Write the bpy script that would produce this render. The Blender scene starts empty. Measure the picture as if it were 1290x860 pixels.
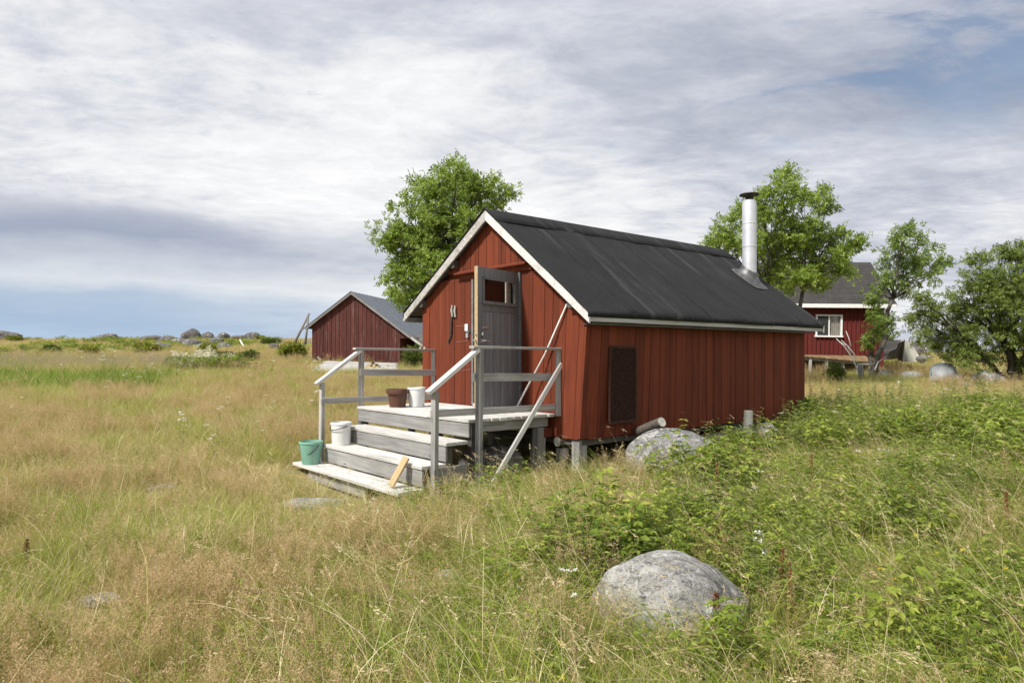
import bpy, bmesh, math, random
import numpy as np
from mathutils import Vector, Matrix, noise as mnoise
R = math.radians
random.seed(11); rng = np.random.default_rng(7)
scene = bpy.context.scene
COL = scene.collection
# ------------------------------------------------------------------ camera, sky, sun, exposure
F, HY, EYE = 872.0, 446.0, 1.6            # focal length and horizon row in photo pixels, eye height in metres
cam = bpy.data.objects.new('camera', bpy.data.cameras.new('camera'))
COL.objects.link(cam); scene.camera = cam
cam.location = (0, 0, EYE); cam.rotation_euler = (R(90), 0, 0)
cam.data.sensor_width = 36; cam.data.lens = 36*F/1290
cam.data.shift_y = (HY-430)/1290
cam.data.clip_start = 0.05; cam.data.clip_end = 60000
scene.view_settings.view_transform = 'Standard'; scene.view_settings.look = 'None'
scene.view_settings.exposure = 0.54; scene.view_settings.gamma = 1
scene.cycles.use_denoising = True
scene.cycles.max_bounces = 7; scene.cycles.diffuse_bounces = 4; scene.cycles.transparent_max_bounces = 8
SUN_DIR = Vector((-0.50, -0.42, 0.76)).normalized()      # towards the sun
elev = math.asin(SUN_DIR.z); azim = math.atan2(SUN_DIR.x, SUN_DIR.y)
sl = bpy.data.lights.new('sun', 'SUN'); sl.energy = 4.0; sl.angle = R(6); sl.color = (1, .955, .88)
sun = bpy.data.objects.new('sun', sl); COL.objects.link(sun)
sun.rotation_euler = SUN_DIR.to_track_quat('Z', 'Y').to_euler(); sun.location = (-20, -20, 40)

class NT:
    """tiny node-tree helper"""
    def __init__(s, nt): s.t = nt; s.t.nodes.clear()
    def n(s, typ, **kw):
        nd = s.t.nodes.new(typ)
        for k, v in kw.items():
            if k.startswith('i_'):
                key = k[2:]; key = int(key) if key.isdigit() else key
                nd.inputs[key].default_value = v
            else: setattr(nd, k, v)
        return nd
    def l(s, a, b): s.t.links.new(a, b)
    def val(s, x, sock):
        if hasattr(x, 'is_linked') or hasattr(x, 'links'): s.l(x, sock)
        else: sock.default_value = x
    def math(s, op, a, b=0.0, c=0.0, clamp=False):
        nd = s.n('ShaderNodeMath', operation=op, use_clamp=clamp)
        s.val(a, nd.inputs[0]); s.val(b, nd.inputs[1]); s.val(c, nd.inputs[2]); return nd.outputs[0]
    def ramp(s, fac, stops, interp='LINEAR'):
        nd = s.n('ShaderNodeValToRGB'); cr = nd.color_ramp; cr.interpolation = interp
        while len(cr.elements) < len(stops): cr.elements.new(0.5)
        for e, (p, c) in zip(cr.elements, stops):
            e.position = p; e.color = (*c, 1) if len(c) == 3 else c
        s.l(fac, nd.inputs[0]); return nd.outputs[0]
    def mix(s, fac, a, b, mode='MIX'):
        nd = s.n('ShaderNodeMix', data_type='RGBA', blend_type=mode)
        s.val(fac, nd.inputs[0])
        for x, sock in ((a, nd.inputs[6]), (b, nd.inputs[7])):
            if hasattr(x, 'links'): s.l(x, sock)
            else: sock.default_value = (*x, 1) if len(x) == 3 else x
        return nd.outputs[2]
    def noise(s, vec, scale, detail=4, rough=.55, dist=0.0):
        nd = s.n('ShaderNodeTexNoise'); nd.inputs['Scale'].default_value = scale
        nd.inputs['Detail'].default_value = detail; nd.inputs['Roughness'].default_value = rough
        nd.inputs['Distortion'].default_value = dist
        if vec is not None: s.l(vec, nd.inputs['Vector'])
        return nd.outputs['Fac']
    def mapping(s, vec, scale=(1, 1, 1), loc=(0, 0, 0), rot=(0, 0, 0)):
        nd = s.n('ShaderNodeMapping'); s.l(vec, nd.inputs[0])
        nd.inputs['Location'].default_value = loc; nd.inputs['Rotation'].default_value = rot; nd.inputs['Scale'].default_value = scale
        return nd.outputs[0]
    def smooth(s, x, a, b):
        nd = s.n('ShaderNodeMapRange', interpolation_type='SMOOTHSTEP'); s.val(x, nd.inputs[0])
        nd.inputs[1].default_value = a; nd.inputs[2].default_value = b
        return nd.outputs[0]

def build_world():
    w = bpy.data.worlds.new('World'); scene.world = w; w.use_nodes = True
    t = NT(w.node_tree)
    sky = t.n('ShaderNodeTexSky', sky_type='NISHITA', sun_disc=False)
    sky.sun_elevation = elev; sky.sun_rotation = azim; sky.altitude = 5; sky.dust_density = 1.5
    bg1 = t.n('ShaderNodeBackground'); t.l(sky.outputs[0], bg1.inputs[0]); bg1.inputs[1].default_value = 0.08
    tc = t.n('ShaderNodeTexCoord'); g = tc.outputs['Generated']
    sp = t.n('ShaderNodeSeparateXYZ'); t.l(g, sp.inputs[0])
    z = t.math('MAXIMUM', sp.outputs[2], 0.0)
    zz = t.math('ADD', z, 0.11)
    cb = t.n('ShaderNodeCombineXYZ')
    t.l(t.math('DIVIDE', sp.outputs[0], zz), cb.inputs[0]); t.l(t.math('DIVIDE', sp.outputs[1], zz), cb.inputs[1])
    P = cb.outputs[0]
    warp = t.n('ShaderNodeTexNoise'); warp.inputs['Scale'].default_value = .8; warp.inputs['Detail'].default_value = 3; t.l(P, warp.inputs['Vector'])
    wv = t.n('ShaderNodeVectorMath', operation='MULTIPLY_ADD'); t.l(warp.outputs['Color'], wv.inputs[0]); wv.inputs[1].default_value = (.42, .42, 0); t.l(P, wv.inputs[2]); Q = wv.outputs[0]
    big = t.noise(t.mapping(Q, (.30, .46, 1), (3.1, 1.7, 0), (0, 0, R(-18))), 1.0, 3, .50)
    mid = t.noise(t.mapping(Q, (.75, 1.0, 1), (7.3, 2.2, 0), (0, 0, R(-24))), 1.15, 7, .60)
    fine = t.noise(t.mapping(Q, (1.7, 2.2, 1), (1.3, 9.2, 0), (0, 0, R(-30))), 2.0, 9, .66, .3)
    rip = t.noise(t.mapping(Q, (5.5, 8.5, 1), (2.3, 4.2, 0), (0, 0, R(-38))), 1.6, 6, .62)
    v = t.math('ADD', t.math('MULTIPLY', big, .44), t.math('ADD', t.math('MULTIPLY', mid, .29), t.math('ADD', t.math('MULTIPLY', fine, .18), t.math('MULTIPLY', rip, .09))))
    def near(cx, cy, rad):
        d = t.n('ShaderNodeVectorMath', operation='DISTANCE'); t.l(P, d.inputs[0]); d.inputs[1].default_value = (cx, cy, 0); return t.math('SUBTRACT', 1.0, t.smooth(d.outputs['Value'], rad*.15, rad))
    v = t.math('ADD', v, t.math('MULTIPLY', near(-1.3, 2.6, 1.7), .03))
    v = t.math('SUBTRACT', v, t.math('MULTIPLY', near(.1, 1.35, 1.0), .04))
    cloud = t.ramp(v, [(.37, (.255, .28, .345)), (.44, (.36, .38, .44)), (.49, (.465, .48, .525)), (.535, (.585, .593, .61)), (.61, (.72, .72, .72))])
    # a blue-grey bank low in the west (camera left)
    wob = t.noise(t.mapping(g, (3.0, 3.0, 9)), 1.3, 5, .58)
    zw = t.math('ADD', z, t.math('MULTIPLY', t.math('SUBTRACT', wob, .5), .085))
    low = t.math('SUBTRACT', 1.0, t.smooth(zw, .15, .215))
    west = t.math('SUBTRACT', 1.0, t.smooth(sp.outputs[0], -.50, .10))
    bank = t.math('MULTIPLY', t.math('MULTIPLY', low, west), .92)
    bankcol = t.ramp(t.math('MULTIPLY', zw, 4.0), [(.0, (.33, .435, .555)), (.16, (.255, .35, .475)), (.28, (.31, .385, .485)), (.36, (.50, .53, .565)), (.44, (.40, .43, .485)), (.56, (.245, .28, .365)), (.70, (.33, .355, .42)), (.82, (.50, .515, .55))])
    cloud = t.mix(bank, cloud, bankcol)
    bg2 = t.n('ShaderNodeBackground'); t.l(cloud, bg2.inputs[0]); bg2.inputs[1].default_value = 1.0
    gap = t.noise(t.mapping(P, (.6, 1.1, 1), (4.5, 6.1, 0), (0, 0, R(-18))), 1.3, 6, .6, .3)
    cover = t.math('SUBTRACT', 1.0, t.math('MULTIPLY', t.math('MULTIPLY', t.smooth(t.math('ADD', t.math('ADD', t.math('MULTIPLY', gap, .55), t.math('MULTIPLY', fine, .45)), t.math('MULTIPLY', near(1.25, 1.95, .9), .10)), .54, .66), t.smooth(z, .20, .34)), .75))
    mx = t.n('ShaderNodeMixShader'); t.l(cover, mx.inputs[0]); t.l(bg1.outputs[0], mx.inputs[1]); t.l(bg2.outputs[0], mx.inputs[2])
    out = t.n('ShaderNodeOutputWorld'); t.l(mx.outputs[0], out.inputs[0])
build_world()

# ------------------------------------------------------------------ helpers
def at(px, py, Y): return Vector(((px-645)/F*Y, Y, EYE+(HY-py)*Y/F))
def pr(o, label=None, cat=None, group=None, kind=None):
    for k, v in (('label', label), ('category', cat), ('group', group), ('kind', kind)):
        if v: o[k] = v
    return o
def empty(name, loc=(0, 0, 0), rz=0.0, rx=0.0, ry=0.0):
    o = bpy.data.objects.new(name, None); COL.objects.link(o); o.location = loc; o.rotation_euler = (rx, ry, rz); return o
def link(name, me, mat=None, parent=None, loc=None):
    o = bpy.data.objects.new(name, me); COL.objects.link(o)
    if mat is not None and not me.materials: me.materials.append(mat)
    if parent is not None: o.parent = parent
    if loc is not None: o.location = loc
    return o
def mesh(name, V, Fs, smooth=False):
    me = bpy.data.meshes.new(name); me.from_pydata([tuple(v) for v in V], [], [tuple(f) for f in Fs])
    if smooth: me.shade_smooth()
    return me
BOX = [(0, 3, 2, 1), (4, 5, 6, 7), (0, 1, 5, 4), (1, 2, 6, 5), (2, 3, 7, 6), (3, 0, 4, 7)]
_bc = {}
def box_mesh(l, w, h, bev=.004):
    key = (round(l, 3), round(w, 3), round(h, 3), bev)
    if key not in _bc:
        bm = bmesh.new(); bmesh.ops.create_cube(bm, size=1)
        for v in bm.verts: v.co = Vector((v.co.x*l, v.co.y*w, v.co.z*h))
        if bev: bmesh.ops.bevel(bm, geom=bm.edges[:], offset=min(bev, w*.3, h*.3), segments=1, affect='EDGES')
        me = bpy.data.meshes.new('board'); bm.to_mesh(me); bm.free(); _bc[key] = me
    return _bc[key]
def beam(name, p0, p1, w, h, mat, parent=None, up=(0, 0, 1), bev=.004, roll=0.0):
    """a board from p0 to p1 (centre line), w wide across, h thick along 'up'; local X is its grain"""
    p0, p1 = Vector(p0), Vector(p1); d = p1-p0; L = d.length; x = d.normalized()
    u = Vector(up); y = u.cross(x)
    if y.length < 1e-4: y = Vector((0, 1, 0)).cross(x)
    y.normalize(); zz = x.cross(y)
    me = box_mesh(L, w, h, bev)
    if me.materials and me.materials[0] != mat: me = me.copy(); me.materials.clear()
    o = link(name, me, mat, parent)
    M = Matrix((x, y, zz)).transposed().to_4x4(); M.translation = (p0+p1)/2
    if roll: M = M @ Matrix.Rotation(roll, 4, 'X')
    o.matrix_basis = M; return o
def lathe(prof, seg=24, cap0=True, cap1=True):
    V, Fs = [], []
    for r, z in prof:
        for k in range(seg): a = 2*math.pi*k/seg; V.append((r*math.cos(a), r*math.sin(a), z))
    for i in range(len(prof)-1):
        for k in range(seg):
            k2 = (k+1) % seg; Fs.append((i*seg+k, i*seg+k2, (i+1)*seg+k2, (i+1)*seg+k))
    if cap0: Fs.append(tuple(range(seg-1, -1, -1)))
    if cap1: Fs.append(tuple((len(prof)-1)*seg+k for k in range(seg)))
    return V, Fs
def tube(pts, rad, seg=8, cap=True):
    V, Fs = [], []; pts = [Vector(p) for p in pts]; n = len(pts)
    ref = Vector((.31, .17, .93)).normalized()
    for i, p in enumerate(pts):
        d = (pts[min(i+1, n-1)]-pts[max(i-1, 0)]).normalized()
        a = d.cross(ref)
        if a.length < .05: a = d.cross(Vector((1, 0, 0)))
        a.normalize(); b = d.cross(a); r = rad[i] if hasattr(rad, '__len__') else rad
        for k in range(seg): t = 2*math.pi*k/seg; V.append(p+a*(r*math.cos(t))+b*(r*math.sin(t)))
    for i in range(n-1):
        for k in range(seg):
            k2 = (k+1) % seg; Fs.append((i*seg+k, i*seg+k2, (i+1)*seg+k2, (i+1)*seg+k))
    if cap: Fs.append(tuple(range(seg-1, -1, -1))); Fs.append(tuple((n-1)*seg+k for k in range(seg)))
    return V, Fs
class MB:
    def __init__(s): s.V = []; s.F = []
    def add(s, V, Fs): o = len(s.V); s.V += [tuple(v) for v in V]; s.F += [tuple(i+o for i in f) for f in Fs]; return s
    def box(s, c, sz): 
        x, y, z = c; a, b, d = sz[0]/2, sz[1]/2, sz[2]/2
        return s.add([(x-a, y-b, z-d), (x+a, y-b, z-d), (x+a, y+b, z-d), (x-a, y+b, z-d), (x-a, y-b, z+d), (x+a, y-b, z+d), (x+a, y+b, z+d), (x-a, y+b, z+d)], BOX)
    def build(s, name, mat, parent=None, smooth=False, loc=None): return link(name, mesh(name, s.V, s.F, smooth), mat, parent, loc)

_perm = rng.random((256, 256))
def vnoise(x, y, seed=0):
    x = np.asarray(x, float)+seed*17.3; y = np.asarray(y, float)+seed*9.7
    xi, yi = np.floor(x).astype(int), np.floor(y).astype(int); fx, fy = x-xi, y-yi
    fx, fy = fx*fx*(3-2*fx), fy*fy*(3-2*fy)
    g = lambda a, b: _perm[a & 255, b & 255]
    return (g(xi, yi)*(1-fx)+g(xi+1, yi)*fx)*(1-fy)+(g(xi, yi+1)*(1-fx)+g(xi+1, yi+1)*fx)*fy
def fbm(x, y, seed=0, o=3):
    s, a, f = 0, .5, 1.0
    for k in range(o): s = s+a*vnoise(np.asarray(x)*f, np.asarray(y)*f, seed+k); a *= .5; f *= 2.03
    return s/(1-.5**o)
def sst(x, a, b): t = np.clip((np.asarray(x, float)-a)/(b-a), 0, 1); return t*t*(3-2*t)

# ------------------------------------------------------------------ materials
def new_mat(name):
    m = bpy.data.materials.new(name); m.use_nodes = True; t = NT(m.node_tree)
    out = t.n('ShaderNodeOutputMaterial'); return m, t, out
def principled(t, out, col, rough=.8, metal=0.0, bump=None, bstr=.3, bdist=.01, spec=.3):
    p = t.n('ShaderNodeBsdfPrincipled')
    if hasattr(col, 'links'): t.l(col, p.inputs['Base Color'])
    else: p.inputs['Base Color'].default_value = (*col, 1)
    t.val(rough, p.inputs['Roughness']); p.inputs['Metallic'].default_value = metal; p.inputs['Specular IOR Level'].default_value = spec
    if bump is not None:
        b = t.n('ShaderNodeBump'); b.inputs['Strength'].default_value = bstr; b.inputs['Distance'].default_value = bdist
        t.l(bump, b.inputs['Height']); t.l(b.outputs[0], p.inputs['Normal'])
    t.l(p.outputs[0], out.inputs[0]); return p
def objcoord(t):
    tc = t.n('ShaderNodeTexCoord'); oi = t.n('ShaderNodeObjectInfo')
    ad = t.n('ShaderNodeVectorMath', operation='ADD'); t.l(tc.outputs['Object'], ad.inputs[0])
    cb = t.n('ShaderNodeCombineXYZ'); k = t.math('MULTIPLY', oi.outputs['Random'], 61.0)
    for i in range(3): t.l(k, cb.inputs[i])
    t.l(cb.outputs[0], ad.inputs[1]); return ad.outputs[0], oi.outputs['Random']
def wood(name, dark, light, axis='X', rough=.85, vary=.25, stain=None, stain_amt=.6, knots=True, hf=1.0, bstr=.5):
    m, t, out = new_mat(name); P, rnd = objcoord(t)
    lo, hi, vhi = .9, 16*hf, 75*hf
    sc = {'X': lambda a, b: (a, b, b), 'Z': lambda a, b: (b, b, a), 'Y': lambda a, b: (b, a, b)}[axis]
    n1 = t.noise(t.mapping(P, sc(lo, hi)), 1.0, 5, .62, .6)
    n2 = t.noise(t.mapping(P, sc(lo*2.2, vhi)), 1.0, 4, .6, .2)
    n3 = t.noise(P, 2.3, 3, .5)
    f = t.math('ADD', t.math('MULTIPLY', n1, .5), t.math('ADD', t.math('MULTIPLY', n2, .32), t.math('MULTIPLY', n3, .18)))
    col = t.ramp(f, [(.34, dark), (.50, tuple((a+b)/2 for a, b in zip(dark, light))), (.64, light)])
    if knots:
        vo = t.n('ShaderNodeTexVoronoi'); t.l(t.mapping(P, sc(2.1, 7.0)), vo.inputs['Vector']); vo.inputs['Scale'].default_value = 1.0
        kn = t.math('SUBTRACT', 1.0, t.smooth(vo.outputs['Distance'], .05, .13))
        col = t.mix(t.math('MULTIPLY', kn, .7), col, tuple(c*.45 for c in dark))
    if stain:
        sn = t.noise(t.mapping(P, sc(.7, 3.0)), 1.0, 5, .65)
        col = t.mix(t.math('MULTIPLY', t.smooth(sn, .52, .70), stain_amt), col, stain)
    br = t.math('ADD', 1.0-vary, t.math('MULTIPLY', rnd, 2*vary))
    hv = t.n('ShaderNodeHueSaturation'); t.l(col, hv.inputs['Color']); t.l(br, hv.inputs['Value'])
    principled(t, out, hv.outputs[0], rough, bump=f, bstr=bstr, bdist=.004); return m
def flat(name, col, rough=.6, metal=0.0, var=.1, scale=8.0, spec=.4):
    m, t, out = new_mat(name); tc = t.n('ShaderNodeTexCoord')
    n = t.noise(tc.outputs['Object'], scale, 5, .6)
    c = t.ramp(n, [(.3, tuple(x*(1-var*1.6) for x in col)), (.7, tuple(min(1, x*(1+var)) for x in col))])
    principled(t, out, c, rough, metal, bump=n, bstr=.12, bdist=.003, spec=spec); return m
def leaf(name, stops, trans=.35, rough=.55, field=None, objvar=.25, spec=.25):
    """leaf / blade: colour by blade island, by plant and, slowly, by where it grows"""
    m, t, out = new_mat(name)
    ge = t.n('ShaderNodeNewGeometry'); oi = t.n('ShaderNodeObjectInfo')
    f = t.math('ADD', t.math('MULTIPLY', ge.outputs['Random Per Island'], 1-objvar), t.math('MULTIPLY', oi.outputs['Random'], objvar))
    if field:
        n = t.noise(ge.outputs['Position'], field[0], 3, .55)
        f = t.math('ADD', f, t.math('MULTIPLY', t.math('SUBTRACT', n, .5), field[1]), clamp=True)
    col = t.ramp(f, stops)
    p = t.n('ShaderNodeBsdfPrincipled'); t.l(col, p.inputs['Base Color']); p.inputs['Roughness'].default_value = rough; p.inputs['Specular IOR Level'].default_value = spec
    tr = t.n('ShaderNodeBsdfTranslucent'); t.l(col, tr.inputs[0])
    mx = t.n('ShaderNodeMixShader'); mx.inputs[0].default_value = trans
    t.l(p.outputs[0], mx.inputs[1]); t.l(tr.outputs[0], mx.inputs[2]); t.l(mx.outputs[0], out.inputs[0]); return m
def rockmat(name, base, lich, dark, scale=1.0, lichen=.5, pale=(.62, .62, .58)):
    m, t, out = new_mat(name); P, rnd = objcoord(t)
    n1 = t.noise(P, 3.2*scale, 9, .72, .5); n2 = t.noise(P, 30*scale, 7, .75); n3 = t.noise(P, 6.0*scale, 9, .74, 1.4); n4 = t.noise(P, 95*scale, 3, .6); n7 = t.noise(P, 15*scale, 8, .75, .8)
    col = t.ramp(t.math('ADD', t.math('MULTIPLY', n1, .45), t.math('MULTIPLY', n2, .55)), [(.38, dark), (.50, base), (.60, tuple(min(1, c*1.4) for c in base))])
    col = t.mix(t.math('MULTIPLY', t.smooth(n3, .52, .58), lichen), col, lich)
    col = t.mix(t.math('MULTIPLY', t.smooth(n7, .55, .62), .75), col, tuple(c*.75 for c in dark))
    vo = t.n('ShaderNodeTexVoronoi'); t.l(P, vo.inputs['Vector']); vo.inputs['Scale'].default_value = 7.5*scale
    spot = t.math('SUBTRACT', 1.0, t.smooth(t.math('ADD', vo.outputs['Distance'], t.math('MULTIPLY', t.math('SUBTRACT', n7, .5), .9)), .20, .27))
    n6 = t.noise(P, 2.3*scale, 2, .5)
    col = t.mix(t.math('MULTIPLY', t.math('MULTIPLY', spot, t.smooth(n6, .42, .52)), .85), col, pale)
    col = t.mix(t.math('MULTIPLY', t.smooth(n4, .54, .64), .6), col, tuple(c*.4 for c in dark))
    principled(t, out, col, .92, bump=t.math('ADD', t.math('MULTIPLY', n1, .6), t.math('ADD', t.math('MULTIPLY', n2, .35), t.math('MULTIPLY', n4, .15))), bstr=.9, bdist=.035, spec=.15); return m

M = {}
M['red'] = wood('red_paint', (.120, .0245, .0100), (.182, .0400, .0150), 'Z', .84, .22, stain=(.078, .0195, .0105), stain_amt=.75, knots=False, bstr=.5)
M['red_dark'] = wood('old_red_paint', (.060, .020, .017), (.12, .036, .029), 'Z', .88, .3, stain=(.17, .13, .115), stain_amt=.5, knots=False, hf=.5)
M['red_house'] = wood('house_red_paint', (.095, .014, .012), (.14, .023, .018), 'Z', .8, .15, knots=False, hf=.5)
M['wood'] = wood('weathered_wood', (.23, .22, .21), (.56, .545, .515), 'X', .88, .12, stain=(.20, .195, .18), stain_amt=.7)
M['wood_lit'] = wood('bleached_tread_wood_lit', (.36, .35, .33), (.70, .685, .655), 'X', .85, .12, stain=(.27, .26, .24), stain_amt=.7)  # weathered step wood, colour lightened for the light on treads and deck
M['wood_white'] = wood('worn_white_paint', (.50, .49, .47), (.80, .79, .77), 'X', .75, .06, stain=(.36, .34, .31), stain_amt=.5, knots=False)
M['wood_worn'] = wood('flaking_white_paint', (.30, .295, .28), (.62, .615, .60), 'X', .8, .06, stain=(.13, .125, .115), stain_amt=.8, knots=False)
M['wood_shaded'] = wood('grey_riser_wood_shaded', (.15, .147, .142), (.34, .332, .318), 'X', .88, .14, stain=(.13, .128, .122), stain_amt=.55)  # same step wood, colour darkened for the shade on upright faces
M['wood_grey'] = wood('grey_post_wood', (.14, .136, .13), (.38, .37, .35), 'X', .9, .15, stain=(.10, .10, .09))
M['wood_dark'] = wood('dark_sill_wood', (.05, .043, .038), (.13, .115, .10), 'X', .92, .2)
M['wood_fresh'] = wood('fresh_pine', (.36, .25, .125), (.54, .41, .24), 'X', .7, .1)
M['door_wood'] = wood('grey_door_wood', (.115, .116, .125), (.235, .236, .25), 'Z', .8, .08, knots=False)
M['door_frame'] = wood('grey_door_frame', (.11, .108, .112), (.22, .215, .22), 'Z', .75, .08, knots=False)
M['mesh_dark'] = flat('rusty_mesh', (.066, .029, .019), .8, .3, .4, 30)
M['metal'] = flat('galvanised_steel', (.66, .67, .71), .52, .55, .08, 5)
M['metal_dark'] = flat('sooty_steel', (.06, .058, .056), .6, .5, .3, 12)
M['metal_grey'] = flat('lead_flashing', (.13, .13, .13), .5, .6, .3, 12)
M['chrome'] = flat('steel_fitting', (.75, .75, .74), .25, .8, .1, 20)
M['black'] = flat('black_plastic', (.02, .02, .02), .45)
M['brown'] = flat('brown_plastic', (.105, .045, .028), .5, 0, .08)
M['white'] = flat('white_plastic', (.74, .74, .73), .4, 0, .03)
M['green'] = flat('mint_plastic', (.205, .41, .325), .5, 0, .05)
M['soil'] = flat('soil', (.05, .035, .025), .95)
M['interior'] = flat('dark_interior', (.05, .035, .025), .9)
M['log'] = wood('grey_bark', (.045, .038, .031), (.15, .132, .112), 'X', .95, .15)
M['bark'] = wood('tree_bark', (.04, .035, .03), (.14, .13, .11), 'Z', .95, .05, knots=False)
M['bark_dark'] = wood('dark_bark', (.02, .018, .015), (.065, .06, .05), 'Z', .95, .05, knots=False)
M['log_end'] = flat('log_end', (.45, .43, .38), .9, 0, .25, 20)
M['split'] = flat('split_wood', (.55, .40, .22), .9, 0, .25, 14)
M['granite'] = rockmat('granite', (.25, .243, .23), (.42, .415, .39), (.06, .057, .053), 1.0, .65, (.62, .62, .58))
M['granite_pale'] = rockmat('pale_granite', (.24, .235, .23), (.46, .455, .44), (.06, .058, .056), 1.1, .85, (.52, .52, .50))
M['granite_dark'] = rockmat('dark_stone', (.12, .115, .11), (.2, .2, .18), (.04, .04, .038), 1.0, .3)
M['granite_far'] = rockmat('shore_rock', (.135, .125, .125), (.25, .235, .21), (.05, .047, .048), .6, .4)
M['canvas'] = flat('tent_canvas', (.52, .515, .46), .9, 0, .1, 3)
M['zinc'] = flat('zinc', (.33, .345, .365), .7, .1, .15, 5)

# glass
def glassmat():
    m, t, out = new_mat('window_glass')
    gl = t.n('ShaderNodeBsdfGlossy'); gl.inputs['Roughness'].default_value = .05; gl.inputs['Color'].default_value = (.9, .9, .9, 1)
    tr = t.n('ShaderNodeBsdfTransparent'); tr.inputs[0].default_value = (.75, .73, .70, 1)
    fr = t.n('ShaderNodeLayerWeight'); fr.inputs[0].default_value = .3
    mx = t.n('ShaderNodeMixShader'); t.l(t.math('MULTIPLY_ADD', t.math('POWER', fr.outputs['Facing'], 3.0), .5, .05), mx.inputs[0]); t.l(tr.outputs[0], mx.inputs[1]); t.l(gl.outputs[0], mx.inputs[2]); t.l(mx.outputs[0], out.inputs[0])
    return m
M['glass'] = glassmat()
M['curtain'] = flat('curtain', (.84, .86, .90), .8, 0, .08, 5)

def feltmat(name, a, b):
    m, t, out = new_mat(name); P, rnd = objcoord(t)
    n1 = t.noise(t.mapping(P, (1.2, .8, .8)), 1.4, 6, .62, .4); n2 = t.noise(P, 140, 3, .7); n3 = t.noise(t.mapping(P, (4, .5, .5)), 2.0, 5, .6, .8)
    f = t.math('ADD', t.math('MULTIPLY', n1, .45), t.math('ADD', t.math('MULTIPLY', n2, .25), t.math('MULTIPLY', n3, .30)))
    c = t.ramp(f, [(.36, a), (.54, b), (.66, tuple(x*1.5 for x in b))])
    vo = t.n('ShaderNodeTexVoronoi'); t.l(P, vo.inputs['Vector']); vo.inputs['Scale'].default_value = 9
    c = t.mix(t.math('MULTIPLY', t.math('SUBTRACT', 1.0, t.smooth(vo.outputs['Distance'], .02, .06)), .5), c, (.12, .12, .115))
    n5 = t.noise(P, 55, 4, .7); c = t.mix(t.math('MULTIPLY', t.smooth(n5, .52, .70), .55), c, tuple(x*2.9 for x in b))
    n4 = t.noise(t.mapping(P, (3, .35, .35), (5, 1, 2)), 1.6, 5, .65); c = t.mix(t.math('MULTIPLY', t.smooth(n4, .54, .70), .5), c, (.062, .062, .061))
    principled(t, out, c, .86, bump=t.math('ADD', n3, t.math('ADD', t.math('MULTIPLY', n2, .5), t.math('MULTIPLY', n5, .4))), bstr=.7, bdist=.014, spec=.3); return m
M['felt'] = feltmat('roof_felt', (.0065, .0065, .007), (.0145, .0145, .0153))
M['felt_house'] = feltmat('house_felt', (.024, .021, .019), (.042, .038, .036))
M['sheet'] = wood('grey_roof_sheet', (.10, .115, .14), (.17, .185, .215), 'Y', .55, .06, knots=False, hf=.4)
M['sheet_old'] = wood('old_roof_sheet', (.10, .095, .09), (.24, .225, .205), 'Y', .8, .15, knots=False, hf=.4)

# ------------------------------------------------------------------ terrain
UX, UY = .765, .644
TH = math.atan2(UY, UX); D1 = Vector((math.cos(TH), math.sin(TH), 0)); D2 = Vector((-math.sin(TH), math.cos(TH), 0))
C0 = Vector((.907, 8.787, 0))                       # front right corner of the cabin
def L2W(u, v, z=0): p = C0+D1*u+D2*v; return Vector((p.x, p.y, z))
LY = np.array([-60, 0, 7, 9, 20, 38, 50, 62, 76, 92, 112, 140, 300]); LZ = np.array([-.3, -.06, -.05, .0, .46, 1.10, 1.75, 2.45, 3.10, 2.6, 0, -5, -12])
RY = np.array([-60, 0, 5, 8, 10, 14, 20, 29, 50, 75, 95, 125, 300]); RZ = np.array([-.3, -.04, -.02, .05, .14, .24, .33, .74, 1.25, 1.55, .8, -5, -12])
_gy = np.linspace(-60, 300, 1441)
def _sm(a): k = np.hanning(15); k /= k.sum(); return np.convolve(np.pad(a, 7, mode='edge'), k, 'valid')
LZs = _sm(np.interp(_gy, LY, LZ)); RZs = _sm(np.interp(_gy, RY, RZ))
def height(x, y):
    x = np.asarray(x, float); y = np.asarray(y, float)
    d = np.maximum(y, 4.0); w = sst(x/d, -.28, .30)
    z = np.interp(y, _gy, LZs)*(1-w)+np.interp(y, _gy, RZs)*w
    z = z+.24*sst(x-.42*np.maximum(y-4, 0), 1.0, 4.5)*sst(y, 2.5, 6)*(1-sst(y, 12, 18))       # bank on the right
    far = sst(y, 12, 45)
    z = z+(fbm(x*.9, y*.9, 1)-.5)*.10*(1-far)+(fbm(x*.22, y*.22, 4)-.5)*(.10+.55*far)
    u_, v_ = (x-C0.x)*math.cos(TH)+(y-C0.y)*math.sin(TH), -(x-C0.x)*math.sin(TH)+(y-C0.y)*math.cos(TH)
    z = z-.19*np.exp(-((u_+2.0)/1.4)**2-((v_-1.6)/2.0)**2)-.08*np.exp(-((u_-.6)/1.6)**2-((v_+.1)/.9)**2)   # worn hollow round the steps
    # shore edge far to the sides
    z = z-sst(np.abs(x), 95, 150)*8
    return z
def H(x, y): return float(height(x, y))

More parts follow.
